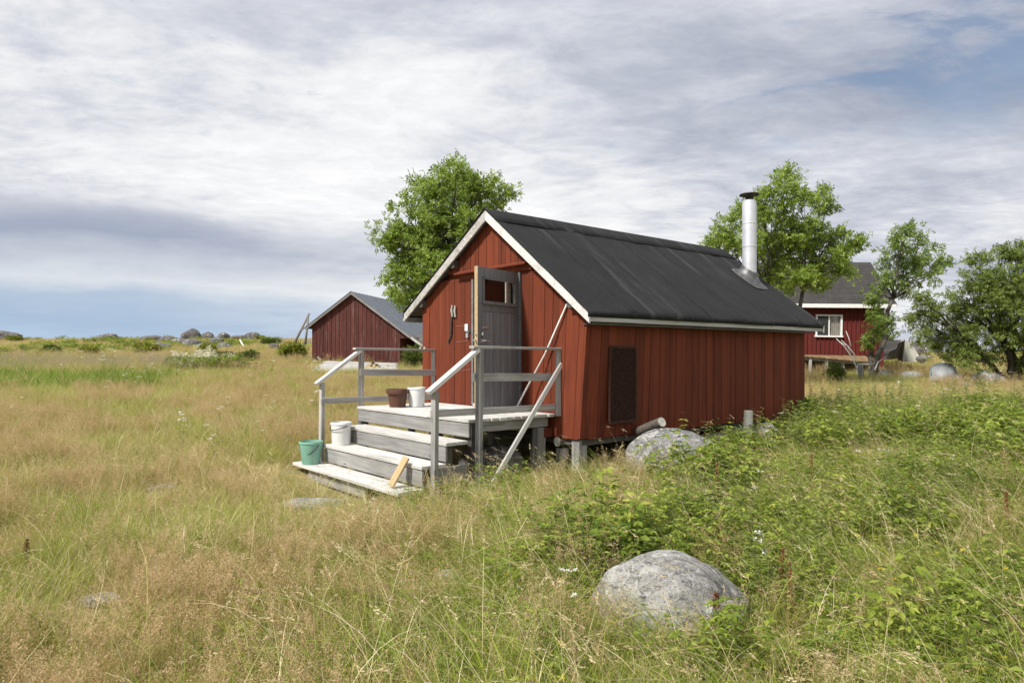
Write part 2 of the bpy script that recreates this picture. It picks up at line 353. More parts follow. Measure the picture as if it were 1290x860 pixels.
def ground_material():
    m, t, out = new_mat('meadow_soil'); ge = t.n('ShaderNodeNewGeometry'); P = ge.outputs['Position']
    n1 = t.noise(P, .35, 5, .6); n2 = t.noise(P, 2.5, 6, .65); n3 = t.noise(P, 14, 5, .7)
    f = t.math('ADD', t.math('MULTIPLY', n1, .4), t.math('ADD', t.math('MULTIPLY', n2, .35), t.math('MULTIPLY', n3, .25)))
    c = t.ramp(f, [(.36, (.12, .11, .04)), (.46, (.22, .19, .08)), (.54, (.33, .26, .13)), (.64, (.44, .34, .20))])
    principled(t, out, c, .95, bump=t.math('ADD', n2, n3), bstr=.6, bdist=.05, spec=.1); return m
def build_ground():
    ys = np.concatenate([np.linspace(-60, 0, 20), np.linspace(0.4, 16, 105), np.linspace(16.3, 60, 110), np.linspace(60.6, 120, 80), np.linspace(122, 300, 30)])
    xs = np.concatenate([np.linspace(-260, -62, 30), np.linspace(-60, -15, 75), np.linspace(-14.6, 14.6, 130), np.linspace(15, 60, 75), np.linspace(62, 260, 30)])
    X, Y = np.meshgrid(xs, ys); Z = height(X, Y); nx, ny = len(xs), len(ys)
    V = np.stack([X, Y, Z], -1).reshape(-1, 3)
    i = np.arange(nx*ny).reshape(ny, nx); q = np.stack([i[:-1, :-1], i[:-1, 1:], i[1:, 1:], i[1:, :-1]], -1).reshape(-1, 4)
    o = link('ground', mesh('ground', V.tolist(), q.tolist(), True), ground_material()); pr(o, kind='structure')
    m, t, out = new_mat('sea_water'); tc = t.n('ShaderNodeTexCoord'); n = t.noise(tc.outputs['Object'], .35, 6, .6)
    principled(t, out, (.035, .07, .10), .18, bump=n, bstr=.35, bdist=.4, spec=.5)
    s = 30000; o = link('sea', mesh('sea', [(-s, -s, -3), (s, -s, -3), (s, s, -3), (-s, s, -3)], [(0, 1, 2, 3)]), m); pr(o, kind='structure')
build_ground()

def auto_smooth(o, ang=35):
    me = o.data; bm = bmesh.new(); bm.from_mesh(me)
    for e in bm.edges:
        if len(e.link_faces) == 2 and e.calc_face_angle(0) > R(ang): e.smooth = False
    bm.to_mesh(me); bm.free()

# ------------------------------------------------------------------ the red cabin
RV, RZ_ = 1.83, 3.715                                # ridge position across the gable and its height
def zroof(v): return RZ_-.764*(RV-v) if v < RV else RZ_-.6255*(v-RV)
def lean(v, z): return .065*max(0.0, 1-max(v, 0)/1.25)*np.clip((1.31-z)/.8, -1.2, 1.2)
def prism(pts, off):
    """polygon pts (3-D, coplanar) pushed by vector off"""
    n = len(pts); off = Vector(off); V = [Vector(p) for p in pts]+[Vector(p)+off for p in pts]
    return V, [tuple(range(n-1, -1, -1)), tuple(range(n, 2*n))]+[(i, (i+1) % n, n+(i+1) % n, n+i) for i in range(n)]
def piece(name, pts, off, mat, parent):
    V, Fs = prism(pts, off); c = sum((Vector(v) for v in V), Vector())/len(V)
    me = mesh(name, [Vector(v)-c for v in V], Fs)
    bm = bmesh.new(); bm.from_mesh(me); bmesh.ops.recalc_face_normals(bm, faces=bm.faces); bm.to_mesh(me); bm.free()
    return link(name, me, mat, parent, c)
def widths(total, lo, hi, rnd):
    out = []; s = 0
    while s < total-1e-6:
        w = rnd.uniform(lo, hi)
        if total-s-w < lo*.7: w = total-s
        out.append((s, min(w, total-s))); s += w
    return out

def build_cabin():
    cab = empty('cabin', (C0.x, C0.y, 0), TH)
    pr(cab, 'red board cabin with black felt roof and open grey door, nearest building', 'cabin')
    rr = random.Random(3)
    LEN, WID = 5.635, 3.70
    # --- gable wall
    back = MB()
    def gpoly(v0, v1, z0, z1=None):
        vs = [v0]+([RV] if v0 < RV < v1 else [])+[v1]
        top = [(v, (zroof(v)-.13) if z1 is None else min(z1, zroof(v)-.13)) for v in vs]
        return [(0.035, v0+lean(v0, z0), z0), (0.035, v1+lean(v1, z0), z0)]+[(0.035, v+lean(v, z), z) for v, z in reversed(top)]
    for a in ((0.02, 1.235, .53), (2.31, WID-.01, .53), (1.235, 2.31, 2.745)): back.add(*prism(gpoly(*a), (.06, 0, 0)))
    gw = back.build('gable_wall', M['red'], cab)
    def gplank(v0, v1, z0, z1, d):
        g = .0016
        p = gpoly(v0+g, v1-g, z0, z1); p = [(-.028-d, y, z) for _, y, z in p]
        piece('plank', p, (.028+.034, 0, 0), M['red'], gw)
    def run(a, b, z0, z1, lo, hi, jit=.012):
        k = 0
        for s, w in widths(b-a, lo, hi, rr):
            gplank(a+s, a+s+w, z0+rr.uniform(-jit, jit), z1, (.005 if k % 2 else 0)+rr.uniform(0, .004)); k += 1
    run(0.0, 1.16, .51, 2.775, .075, .15)
    run(2.35, WID, .53, 2.775, .085, .16)
    run(0.75, 2.95, 2.865, None, .075, .11)                        # above the ledge
    run(.62, .75, 2.79, None, .12, .14) if zroof(.62)-.13 > 2.8 else None
    # ledge over the door: sloping drip board and the board under it
    beam('drip_board', (-.075, .98, 2.862), (-.075, 2.66, 2.852), .13, .028, M['red'], gw, up=(-.35, 0, 1))
    beam('ledge_board', (-.045, .93, 2.80), (-.045, 2.60, 2.79), .022, .085, M['red'], gw)
    # --- right side wall, its planks tilted like the old wall
    sb = MB(); sb.add(*prism([(.0, .065+.03, .53), (LEN, .03, .53), (LEN, .03, 2.08), (0, -.065+.03, 2.08)], (0, .05, 0)))
    sw = sb.build('side_wall', M['red'], cab)
    k = 0
    for s, w in widths(LEN+.03, .045, .15, rr):
        gp_ = rr.choice((.0006, .0008, .001, .0012, .003)); u0, u1 = s-.03+gp_, s+w-.03-gp_
        t0, t1 = max(0, 1-u0/2.6), max(0, 1-u1/2.6)
        d = (.004 if k % 2 else 0)+rr.uniform(0, .004); k += 1
        zb = .512+rr.uniform(-.01, .01)+.01*u0/LEN
        piece('plank', [(u0, .065*t0-.028-d, zb), (u1, .065*t1-.028-d, zb), (u1, -.065*t1-.028-d, 2.085), (u0, -.065*t0-.028-d, 2.085)], (0, .028+.056, 0), M['red'], sw)
    # --- far walls and floor
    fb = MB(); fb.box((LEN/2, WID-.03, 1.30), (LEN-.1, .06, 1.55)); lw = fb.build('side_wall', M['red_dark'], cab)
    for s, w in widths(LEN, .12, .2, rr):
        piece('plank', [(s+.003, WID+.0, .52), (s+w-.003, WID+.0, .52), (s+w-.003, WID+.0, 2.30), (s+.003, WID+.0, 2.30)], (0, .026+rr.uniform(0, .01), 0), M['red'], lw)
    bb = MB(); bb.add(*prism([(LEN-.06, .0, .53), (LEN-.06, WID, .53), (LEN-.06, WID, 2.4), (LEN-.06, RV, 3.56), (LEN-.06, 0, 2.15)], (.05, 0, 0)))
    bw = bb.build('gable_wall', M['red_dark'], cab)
    for s, w in widths(WID, .12, .2, rr):
        v0, v1 = s+.003, s+w-.003
        vs = [v0]+([RV] if v0 < RV < v1 else [])+[v1]
        piece('plank', [(LEN-.01, v0, .52), (LEN-.01, v1, .52)]+[(LEN-.01, v, zroof(v)-.13) for v in reversed(vs)], (.02+rr.uniform(0, .01), 0, 0), M['red'], bw)
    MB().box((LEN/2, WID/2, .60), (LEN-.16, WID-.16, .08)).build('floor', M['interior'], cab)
    # --- frame of the doorway
    df = beam('door_frame', (.0, 2.285, .83), (.0, 2.285, 2.745), .11, .05, M['door_frame'], cab, up=(0, 1, 0))
    beam('jamb', (.0, 1.205, .83), (.0, 1.205, 2.745), .11, .05, M['door_frame'], df, up=(0, 1, 0)).matrix_parent_inverse = df.matrix_basis.inverted()
    th = beam('threshold', (.0, 1.24, .84), (.0, 2.25, .84), .14, .035, M['wood'], df); th.matrix_parent_inverse = df.matrix_basis.inverted()
    # --- open door
    Wd, Hd = .95, 1.86
    fr = MB()
    for c, s in (((Wd-.05, 0, Hd/2), (.10, .042, Hd)), ((.05, 0, Hd/2), (.10, .042, Hd)), ((Wd/2, 0, Hd-.065), (Wd-.2, .04, .13)), ((Wd/2, 0, Hd-.525), (Wd-.2, .04, .10)), ((Wd/2, -.006, .06), (Wd-.2, .028, .12))):
        fr.box(c, s)
    door = fr.build('door', M['door_frame'], cab)
    dm = Matrix(((-.963, .265, 0), (-.270, -.963, 0), (0, 0, 1))).to_4x4(); dm.translation = Vector((-.045, 1.235, .875)); door.matrix_basis = dm
    n = 9; wv = (Wd-.2)/n
    for i in range(n):
        piece('door_board', [(.1+i*wv+.003, -.016, .02), (.1+(i+1)*wv-.003, -.016, .02), (.1+(i+1)*wv-.003, -.016, Hd-.578), (.1+i*wv+.003, -.016, Hd-.578)], (0, .031+.003*(i % 2), 0), M['door_wood'], door)
    z0, z1 = Hd-.475, Hd-.13
    g = MB(); g.box((Wd/2, -.004, (z0+z1)/2), (Wd-.2, .005, z1-z0)); g.build('window_pane', M['glass'], door)
    wf = MB()
    for c, s in (((Wd/2, .03, z1-.012), (Wd-.19, .022, .03)), ((Wd/2, .033, z0+.014), (Wd-.17, .034, .04)), ((.112, .03, (z0+z1)/2), (.03, .022, z1-z0)), ((Wd-.112, .03, (z0+z1)/2), (.03, .022, z1-z0))): wf.box(c, s)
    wf.build('window_frame', M['door_frame'], door)
    MB().box((.17, -.035, (z0+z1)/2), (.075, .02, z1-z0-.01)).box((.235, -.032, (z0+z1)/2), (.02, .02, z1-z0-.01)).build('window_casing', M['wood_white'], door)
    MB().box((Wd+.0035, 0, Hd/2), (.007, .05, Hd)).build('edge_strip', M['wood_fresh'], door)
    MB().box((.80, .026, 1.075), (.13, .014, .018)).box((.855, .03, 1.07), (.02, .025, .03)).build('pull_handle', M['chrome'], door)
    V, Fs = lathe([(.024, 0), (.026, .02), (.016, .028)], 16); o = link('lock', mesh('lock', V, Fs, True), M['chrome'], door, (.86, .02, .985)); o.rotation_euler = (R(-90), 0, 0)
    MB().box((.86, .024, .965), (.02, .01, .09)).build('lock_plate', M['metal_dark'], door)
    lv = MB().box((.865, .026, .90), (.035, .012, .05)); lv.add(*tube([(.865, .03, .90), (.865, .062, .90), (.84, .068, .90), (.75, .068, .895)], [.010, .010, .010, .008], 8)); lv.build('door_handle', M['chrome'], door)
    lt = MB(); lt.add(*tube([(Wd+.004, 0, .905), (Wd+.05, 0, .905)], .012, 8)).add(*tube([(Wd+.004, 0, .985), (Wd+.03, 0, .985)], .011, 8)); lt.build('latch', M['chrome'], door)
    for hz in (.25, 1.55): MB().box((-.004, .018, hz), (.02, .03, .09)).build('hinge', M['metal_dark'], door)
    # --- small things on the gable wall
    MB().box((-.045, 2.44, 2.01), (.014, .075, .105)).build('switch', M['white'], cab)
    pl = MB().box((-.052, 2.405, 1.885), (.028, .055, .065)); pl.add(*tube([(-.052, 2.425, 1.91), (-.052, 2.425, 1.955), (-.052, 2.385, 1.955), (-.052, 2.385, 1.91)], .007, 8)); pl.build('padlock', M['chrome'], cab)
    MB().box((-.046, 2.37, 1.955), (.008, .13, .035)).build('hasp', M['metal_dark'], cab)
    ir = MB(); ir.add(*tube([(-.05, 2.82, 2.30), (-.058, 2.82, 2.1), (-.05, 2.84, 1.9), (-.045, 2.92, 1.78)], [.012, .018, .02, .016], 8)); ir.box((-.048, 2.79, 2.18), (.012, .10, .02)); ir.build('hanging_iron', M['metal_dark'], cab)
    for vv, zz in ((2.80, 2.28), (2.72, 2.27)):
        pc = MB(); pc.add(*tube([(-.06, vv, zz+.09), (-.068, vv, zz), (-.06, vv-.01, zz-.09)], [.012, .02, .012], 8)); pc.build('shell_ornament', M['log_end'], cab)
    for vv, zz, rad in ((2.62, 2.10, .28), (2.62, 1.86, .30), (2.62, 1.42, .34)):
        s = MB(); s.add(*tube([(-.0445, vv+rad*math.sin(a), zz-rad*.22*math.cos(a)) for a in np.linspace(-.9, .3, 9)], .0013, 5)); s.build('scrape_mark', M['wood'], cab)
    # --- mesh panel on the side wall
    mp = MB(); mp.box((.685, -.052, 1.20), (.50, .012, .98)); pan = mp.build('mesh_panel', M['mesh_dark'], cab)
    gm = MB()
    for i in range(20): gm.box((.44+i*.0258, -.066, 1.20), (.006, .008, .97))
    for i in range(38): gm.box((.685, -.066, .725+i*.0257), (.50, .006, .006))
    gm.build('wire_grid', M['mesh_dark'], pan)['kind'] = 'stuff'
    mf = MB(); mf.box((.685, -.064, 1.695), (.53, .02, .03)).box((.685, -.064, .705), (.53, .02, .03)).box((.425, -.064, 1.2), (.03, .02, .96)).box((.945, -.064, 1.2), (.03, .02, .96)); mf.build('panel_frame', M['mesh_dark'], pan)
    # --- roof
    U0, U1, VR, VL = -.15, 5.93, -.225, 4.085
    rd = MB()
    rd.add(*prism([(U0+.02, VR+.03, zroof(VR+.03)-.022), (U0+.02, RV, RZ_-.022), (U0+.02, VL-.03, zroof(VL-.03)-.022), (U0+.02, VL-.03, zroof(VL-.03)-.075), (U0+.02, RV, RZ_-.085), (U0+.02, VR+.03, zroof(VR+.03)-.075)], (U1-U0-.04, 0, 0)))
    roof = rd.build('roof', M['wood_dark'], cab)
    def sheet(u0, u1, side, dz):
        nu, nv = 9, 26; V, Fs = [], []
        prof = []
        ve = VR if side > 0 else VL
        for j in range(nv+1):
            f = j/nv; prof.append((ve+(RV-ve)*f, None))
        rows = [(ve-(.012 if side > 0 else -.012), zroof(ve)-.088, 0), (ve-(.018 if side > 0 else -.018), zroof(ve)-.035, 0)]+[(v, zroof(v), 1) for v, _ in prof]
        wr = rng.uniform(0, 50)
        for v, z, w in rows:
            for i in range(nu+1):
                u = u0+(u1-u0)*i/nu
                e = min(1, abs(v-RV)*6, abs(v-ve)*5+.15)
                d = ((float(fbm(u*1.7+3, v*2.3+side, 9))-.5)*.045+(float(fbm(u*5.0, v*3+5, 12, 2))-.5)*.012)*e
                d += (float(fbm(u*3.2+wr, v*4, 21, 2))-.5)*.06*max(0, 1-abs(v-ve)/.45)
                if not w: d = (float(fbm(u*2.6, z*9, 15))-.5)*.035
                V.append((u, v-(0 if w else d*side), z+dz+(d if w else 0)))
        W = nu+1
        for j in range(len(rows)-1):
            for i in range(nu): Fs.append((j*W+i, j*W+i+1, (j+1)*W+i+1, (j+1)*W+i) if side > 0 else (j*W+i+1, j*W+i, (j+1)*W+i, (j+1)*W+i+1))
        o = link('felt_sheet', mesh('felt_sheet', V, Fs, True), M['felt'], roof)
        sm = o.modifiers.new('thick', 'SOLIDIFY'); sm.thickness = .009; sm.offset = -1
    ns = 7; wsh = (U1-U0+.02)/ns
    for i in range(ns):
        for side in (1, -1): sheet(U0-.02+i*wsh, U0-.02+(i+1)*wsh+(.05 if i < ns-1 else 0), side, .002+.005*(ns-i) if False else .004+.0025*(i % 2))
    V, Fs = [], []
    for i in range(25):
        u = U0-.025+(U1-U0+.05)*i/24; j = (float(fbm(u*2, 3.3, 5))-.5)*.02
        for v in (RV-.30+j, RV-.15, RV-.02, RV+.02, RV+.15, RV+.3): V.append((u, v, zroof(v)+.016+(.003 if abs(v-RV) < .1 else 0)+j*.25))
    for i in range(24):
        for k in range(5): Fs.append((i*6+k, i*6+k+1, (i+1)*6+k+1, (i+1)*6+k)[::-1])
    o = link('ridge_felt', mesh('ridge_felt', V, Fs, True), M['felt'], roof); sm = o.modifiers.new('thick', 'SOLIDIFY'); sm.thickness = .008; sm.offset = -1
    # bargeboards, eaves boards, purlins
    for nm, va, mat in (('bargeboard', VR-.02, 'wood_white'), ('bargeboard', VL+.02, 'wood')):
        for uu in (U0-.008, U1-.02):
            s = .004 if va < RV else -.004
            piece(nm, [(uu, va, zroof(va)-.022), (uu, RV-s*0, RZ_-.022), (uu, RV, RZ_-.165), (uu, va, zroof(va)-.145)], (.028, 0, 0), M[mat], roof)
    beam('eaves_board', (U0+.03, VR+.012, zroof(VR)-.108), (U1-.03, VR+.012, zroof(VR)-.108), .024, .066, M['wood_worn'], roof)
    beam('eaves_board', (U0+.03, VL-.012, zroof(VL)-.115), (U1-.03, VL-.012, zroof(VL)-.115), .024, .085, M['wood'], roof)
    for v in (3.62, 2.72, .12):
        beam('purlin', (U0+.03, v, zroof(v)-.16), (.3, v, zroof(v)-.16), .10, .12, M['wood_dark'], roof)
    MB().box((LEN/2, (VR+.0)/2-.01, zroof(VR)-.165), (LEN+.1, .17, .02)).build('soffit', M['wood_dark'], roof)
    # --- flue
    cu, cv = 5.34, .88; cz = zroof(cv)
    V, Fs = lathe([(.128, -.05), (.128, .55), (.134, .553), (.134, .575), (.128, .578), (.128, .98), (.133, .983), (.133, 1.0), (.128, 1.003), (.128, 1.34), (.120, 1.40), (.120, 1.42), (.075, 1.43)], 32)
    ch = link('chimney_pipe', mesh('chimney_pipe', V, Fs, True), M['metal'], roof, (cu, cv, cz+.05)); ch.rotation_euler = (R(-.5), R(.6), 0); auto_smooth(ch, 20)
    V, Fs = lathe([(.07, 0), (.07, .07)], 20); link('collar', mesh('collar', V, Fs, True), M['metal_dark'], ch, (0, 0, 1.42))
    V, Fs = lathe([(.02, .0), (.17, -.012), (.182, -.006), (.17, .016), (.06, .036), (.0, .04)], 28); link('rain_cap', mesh('rain_cap', V, Fs, True), M['metal_dark'], ch, (0, 0, 1.53))
    for a in (0, 2.1, 4.2):
        s = MB(); s.add(*tube([(.065*math.cos(a), .065*math.sin(a), 1.47), (.10*math.cos(a), .10*math.sin(a), 1.535)], .006, 6)); s.build('cap_strut', M['metal_dark'], ch)
    # flashing: a flared skirt that follows the slope
    V, Fs = [], []; seg = 32
    for j, (r, h) in enumerate(((.135, .20), (.15, .13), (.185, .06), (.23, .022), (.275, .014))):
        for k in range(seg):
            a = 2*math.pi*k/seg; q = (abs(math.cos(a))**4+abs(math.sin(a))**4)**(-.25) if j == 4 else 1
            x, y = r*q*math.cos(a), r*q*math.sin(a)*(1 if y_up(a) else 1); V.append((cu+x, cv+y, zroof(cv+y)+h+(.02 if j < 4 else 0)))
    for j in range(4):
        for k in range(seg): k2 = (k+1) % seg; Fs.append((j*seg+k, (j+1)*seg+k, (j+1)*seg+k2, j*seg+k2))
    link('flashing', mesh('flashing', V, Fs, True), M['metal_grey'], roof)
    # --- what it stands on
    def gz(u, v): p = L2W(u, v); return H(p.x, p.y)
    for u, v, w, nm, mt in ((.07, .14, .15, 'post', 'wood_grey'), (2.6, .2, .16, 'post', 'wood_grey'), (4.15, .16, .16, 'post', 'wood_grey'), (5.4, .2, .16, 'post', 'wood_grey'), (.1, 3.5, .18, 'post', 'wood_grey'), (5.4, 3.5, .18, 'post', 'wood_grey'), (.1, 1.9, .18, 'post', 'wood_grey')):
        g0 = gz(u, v)-.1; beam(nm, (u, v, g0), (u, v, .50), w, w*.9, M[mt], cab, up=(0, 1, 0))
    V, Fs = lathe([(.095, 0), (.10, .2), (.085, .43)], 14); st = link('stump', mesh('stump', V, Fs, True), M['log'], cab, (.02, .40, gz(.02, .40)-.06))
    for v in (.434, 3.3):
        V, Fs = tube([(-.04, v, .452), (5.5, v, .455)], .068, 14); lg = link('sill_log', mesh('sill_log', V, Fs, True), M['wood_dark'], cab)
        V, Fs = lathe([(.064, 0), (.064, .004)], 14); e = link('log_end', mesh('log_end', V, Fs), M['log_end'], lg, (-.043, v, .452)); e.rotation_euler = (0, R(-90), 0)
    beam('sill_beam', (.04, .12, .465), (5.55, .08, .47), .10, .085, M['wood_dark'], cab)
    beam('sill_beam', (.06, .2, .463), (.06, 3.5, .463), .10, .08, M['wood_dark'], cab)
    beam('sill_block', (-.12, .52, .57), (-.12, .68, .57), .14, .12, M['red'], cab)
def y_up(a): return True
build_cabin()

# ------------------------------------------------------------------ porch with steps and rails
def build_porch():
    O = (-1.2, 1.9, 0); p = L2W(*O); po = empty('porch', p, TH)
    pr(po, 'bleached grey timber porch with four steps and open handrails at the cabin door', 'porch')
    q = lambda u, v, z: Vector((u-O[0], v-O[1], z))
    rr = random.Random(5)
    def bd(nm, a, b, w, h, mat, up=(0, 0, 1), par=po, **k): return beam(nm, q(*a), q(*b), w, h, M[mat], par, up, **k)
    # deck
    n = 12; u = -1.455; wv = 1.41/n
    for i in range(n):
        j = rr.uniform(-.022, .018); dz = rr.uniform(-.004, .003)
        bd('deck_board', (u+wv*(i+.5), .484+j, .80+dz), (u+wv*(i+.5), 3.30+rr.uniform(-.01, .02), .80+dz), wv-.008, .04, 'wood_lit', roll=rr.uniform(-.012, .012))
    bd('riser', (-1.425, .50, .688), (-1.425, 3.27, .688), .03, .168, 'wood_shaded')
    # steps
    for (ua, ub, z, va, vb) in ((-1.795, -1.46, .575, .484, 3.00), (-2.12, -1.785, .335, .484, 3.02), (-2.42, -2.06, .072, .484, 3.37)):
        w = (ub-ua)/2
        for k in range(2):
            bd('tread', (ua+w*(k+.5), va+rr.uniform(-.02, .02), z-.021), (ua+w*(k+.5), vb+rr.uniform(-.02, .01), z-.021+.003*k), w-.012, .042, 'wood_lit', roll=rr.uniform(-.015, .015))
    bd('riser', (-1.765, .49, .435), (-1.765, 2.97, .435), .03, .175, 'wood_shaded')
    bd('riser', (-2.085, .49, .190), (-2.085, 3.00, .190), .03, .185, 'wood_shaded')
    bd('riser', (-2.33, 1.35, -.055), (-2.33, 3.0, -.055), .035, .16, 'wood_grey')
    bd('side_board', (-1.95, .475, .20), (-1.48, .475, .205), .03, .19, 'wood_shaded')
    for uu, vv, z1 in ((-1.37, .53, .77), (-1.70, .55, .53), (-2.02, .55, .29), (-1.36, 3.2, .77), (-1.85, 2.9, .29), (-1.36, 1.9, .77)):
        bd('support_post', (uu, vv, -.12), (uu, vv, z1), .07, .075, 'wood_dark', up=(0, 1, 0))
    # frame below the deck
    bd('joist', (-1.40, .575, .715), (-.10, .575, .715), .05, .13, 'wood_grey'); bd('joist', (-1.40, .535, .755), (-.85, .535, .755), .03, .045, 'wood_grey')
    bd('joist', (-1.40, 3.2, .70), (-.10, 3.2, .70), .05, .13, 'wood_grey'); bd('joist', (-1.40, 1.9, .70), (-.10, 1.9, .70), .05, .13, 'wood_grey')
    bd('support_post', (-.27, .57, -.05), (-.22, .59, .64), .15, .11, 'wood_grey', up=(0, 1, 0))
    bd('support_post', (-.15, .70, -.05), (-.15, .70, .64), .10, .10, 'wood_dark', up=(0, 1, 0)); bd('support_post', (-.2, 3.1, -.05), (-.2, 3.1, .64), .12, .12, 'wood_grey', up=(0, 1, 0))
    # rails, right then left
    for v, inn in ((.405, 1), (3.345, -1)):
        g = lambda uu: H(*L2W(uu, v)[:2])-.12
        bd('rail_post', (-1.362, v, g(-1.36)), (-1.350, v, 1.665), .052, .095, 'wood_grey' if inn > 0 else 'wood', up=(0, 1, 0))
        bd('rail_post', (-1.995, v, g(-2)), (-1.98, v, 1.185), .055, .085, 'wood_grey' if inn > 0 else 'wood', up=(0, 1, 0))
        bd('rail_post', (-.05, v, .79 if inn > 0 else .7), (-.05, v, 1.655), .045, .068, 'wood', up=(0, 1, 0))
        bd('top_rail', (-1.47, v, 1.683), (.0 if inn > 0 else -.03, v, 1.668), .095, .032, 'wood' if inn > 0 else 'wood')
        bd('handrail', (-2.075, v, 1.165), (-1.375, v, 1.652), .095, .045, 'wood_white', up=(-.5, 0, .8))
        bd('mid_rail', (-1.40, v+.043*inn, 1.325), (-.02, v+.043*inn, 1.30), .028, .098, 'wood')
        bd('lower_rail', (-2.02, v+.045*inn, .925), (-.03, v+.045*inn, .905), .028, .082, 'wood')
    # spikes on the left rail
    for uu in (-.30, -.22): bd('nail', (uu, 3.345, 1.68), (uu, 3.345, 1.715), .022, .022, 'wood_white', up=(0, 1, 0))
build_porch()

def lathe_obj(name, prof, mat, parent=None, loc=None, seg=28, caps=(True, True)):
    V, Fs = lathe(prof, seg, *caps); return link(name, mesh(name, V, Fs, True), mat, parent, loc)
def bucket(name, u, v, z, r0, r1, h, mat, label, handle=True, hmat='black', rim=.006, hrot=0.0, group=None, hang=-55):
    e = empty(name, L2W(u, v, z), TH+hrot); pr(e, label, 'bucket', group)
    t = .004
    prof = [(r0*.96, 0), (r0, .01), (r1-.002, h-.03), (r1+rim, h-.028), (r1+rim, h-.012), (r1+rim*.4, h), (r1-t, h), (r1-t-.002, h-.02), (r0-t, .012), (.001, .01)]
    b = lathe_obj('body', prof, M[mat], e); auto_smooth(b, 40)
    if handle:
        pts = []
        for k in range(15):
            a = math.pi*k/14; x = (r1+rim+.004)*math.cos(a); d = (r1+.03)*math.sin(a)
            pts.append((x, -d*math.cos(R(hang)), h-.045+d*math.sin(R(hang))))
        V, Fs = tube(pts, .006, 8); link('handle', mesh('handle', V, Fs, True), M[hmat], e)
    return e
bucket('mint_bucket', -2.275, 3.06, .074, .122, .158, .315, 'green', 'mint green plastic bucket with black handle on the lowest step', hrot=R(-75), hang=-48)
bucket('white_bucket', -1.95, 2.80, .337, .126, .138, .315, 'white', 'white plastic bucket with black handle on the second step by the left handrail', hrot=R(-80), hang=-18)
bucket('white_tub', -.80, 2.66, .822, .112, .132, .285, 'white', 'plain white plastic tub standing on the deck behind the brown pot', handle=False)
pot = empty('flower_pot', L2W(-1.06, 2.775, .822), TH); pr(pot, 'brown plastic flower pot with thick rim on the porch deck', 'flower pot')
o = lathe_obj('body', [(.115, 0), (.118, .01), (.143, .195), (.166, .197), (.172, .25), (.168, .262), (.155, .262), (.148, .21), (.02, .20)], M['brown'], pot); auto_smooth(o, 40)
lathe_obj('soil', [(.144, .205), (.144, .215), (.05, .225)], M['soil'], pot, seg=20)

# boards and poles that lean on things
def lone(name, p0, p1, w, h, mat, label, cat, up=(0, 0, 1), group=None, bev=.004, roll=0):
    o = beam(name, p0, p1, w, h, M[mat], None, up, bev, roll); pr(o, label, cat, group); return o
lone('wood_offcut', L2W(-2.325, .80, .095), L2W(-2.145, .745, .415), .125, .026, 'wood_fresh', 'pale yellow short board leaning on the lower porch steps', 'board', up=L2W(-.8, 0, .5)-L2W(0, 0, 0))
V, Fs = tube([L2W(-.25, 1.06, .825), L2W(-.11, .60, 1.6), L2W(-.055, .235, 2.26)], [.013, .012, .011], 10)
pr(link('pole', mesh('pole', V, Fs, True), M['wood_fresh'] if False else M['wood_white']), 'thin pale wooden pole leaning from the deck to the gable eave', 'pole')
pg = L2W(-1.34, .345); lone('brace_plank', L2W(-1.345, .345, H(pg.x, pg.y)-.03), L2W(-.03, .365, 1.475), .03, .065, 'wood_white', 'pale plank propped diagonally from the grass to the rear rail post', 'plank')

# ------------------------------------------------------------------ stones
def rock_mesh(rx, ry, rz, seed, sub=4, rough=.16, flat_top=0.0, angular=0.0):
    bm = bmesh.new(); bmesh.ops.create_icosphere(bm, subdivisions=sub, radius=1)
    off = Vector((seed*3.7, seed*1.9, seed*5.3)); planes = []
    r2 = random.Random(seed)
    for k in range(9): planes.append((Vector((r2.uniform(-1, 1), r2.uniform(-1, 1), r2.uniform(-.4, 1))).normalized(), r2.uniform(.72, .92)))
    for v in bm.verts:
        p = v.co.normalized(); q = p.copy()
        if angular:
            for n, d in planes:
                e = q.dot(n)-d
                if e > 0: q -= n*e*angular
        h = mnoise.noise(p*1.1+off)*rough*1.3+mnoise.noise(p*2.7+off)*rough*.55+mnoise.noise(p*6.5+off)*rough*.18+mnoise.noise(p*17+off)*rough*.10+mnoise.noise(p*41+off)*rough*.05
        q *= 1+h
        if flat_top and q.z > .6: q.z = .6+(q.z-.6)*(1-flat_top)
        v.co = Vector((q.x*rx, q.y*ry, q.z*rz))
    me = bpy.data.meshes.new('rock'); bm.to_mesh(me); bm.free(); me.shade_smooth(); return me
def rock(name, c, rx, ry, rz, seed, mat, label, cat='boulder', rz_=0, **k):
    grp = k.pop('group', None)
    o = link(name, rock_mesh(rx, ry, rz, seed, **k), M[mat], None, c); o.rotation_euler.z = rz_; return pr(o, label, cat, grp)
def gat(px, py_bottom_Y): x = (px-645)/F*py_bottom_Y; return Vector((x, py_bottom_Y, H(x, py_bottom_Y)))
KEEP = []                                             # (x, y, rx, ry, angle) ellipses kept clear of plants
def big(name, px, Y, halfpx, toppx, depth, seed, mat, label, ang=0, **k):
    x = (px-645)/F*Y; zt = EYE+(HY-toppx)*Y/F; g = H(x, Y); w = halfpx*Y/F
    bury = k.pop('bury', .35); hz = (zt-g)/(1-bury*.0+.0)
    rz = (zt-g)*(1+bury)/ (2*.95) if False else (zt-g+bury)/1.9
    KEEP.append((x, Y, w*.93, depth*.93, ang))
    return rock(name, Vector((x, Y, zt-rz*.95)), w, depth, rz, seed, mat, label, rz_=ang, **k)
big('boulder', 843, 4.25, 96, 687, .40, 14, 'granite', 'large rounded granite boulder with lichen spots in the foreground grass', sub=6, rough=.10, angular=.45, flat_top=.45, bury=.35)
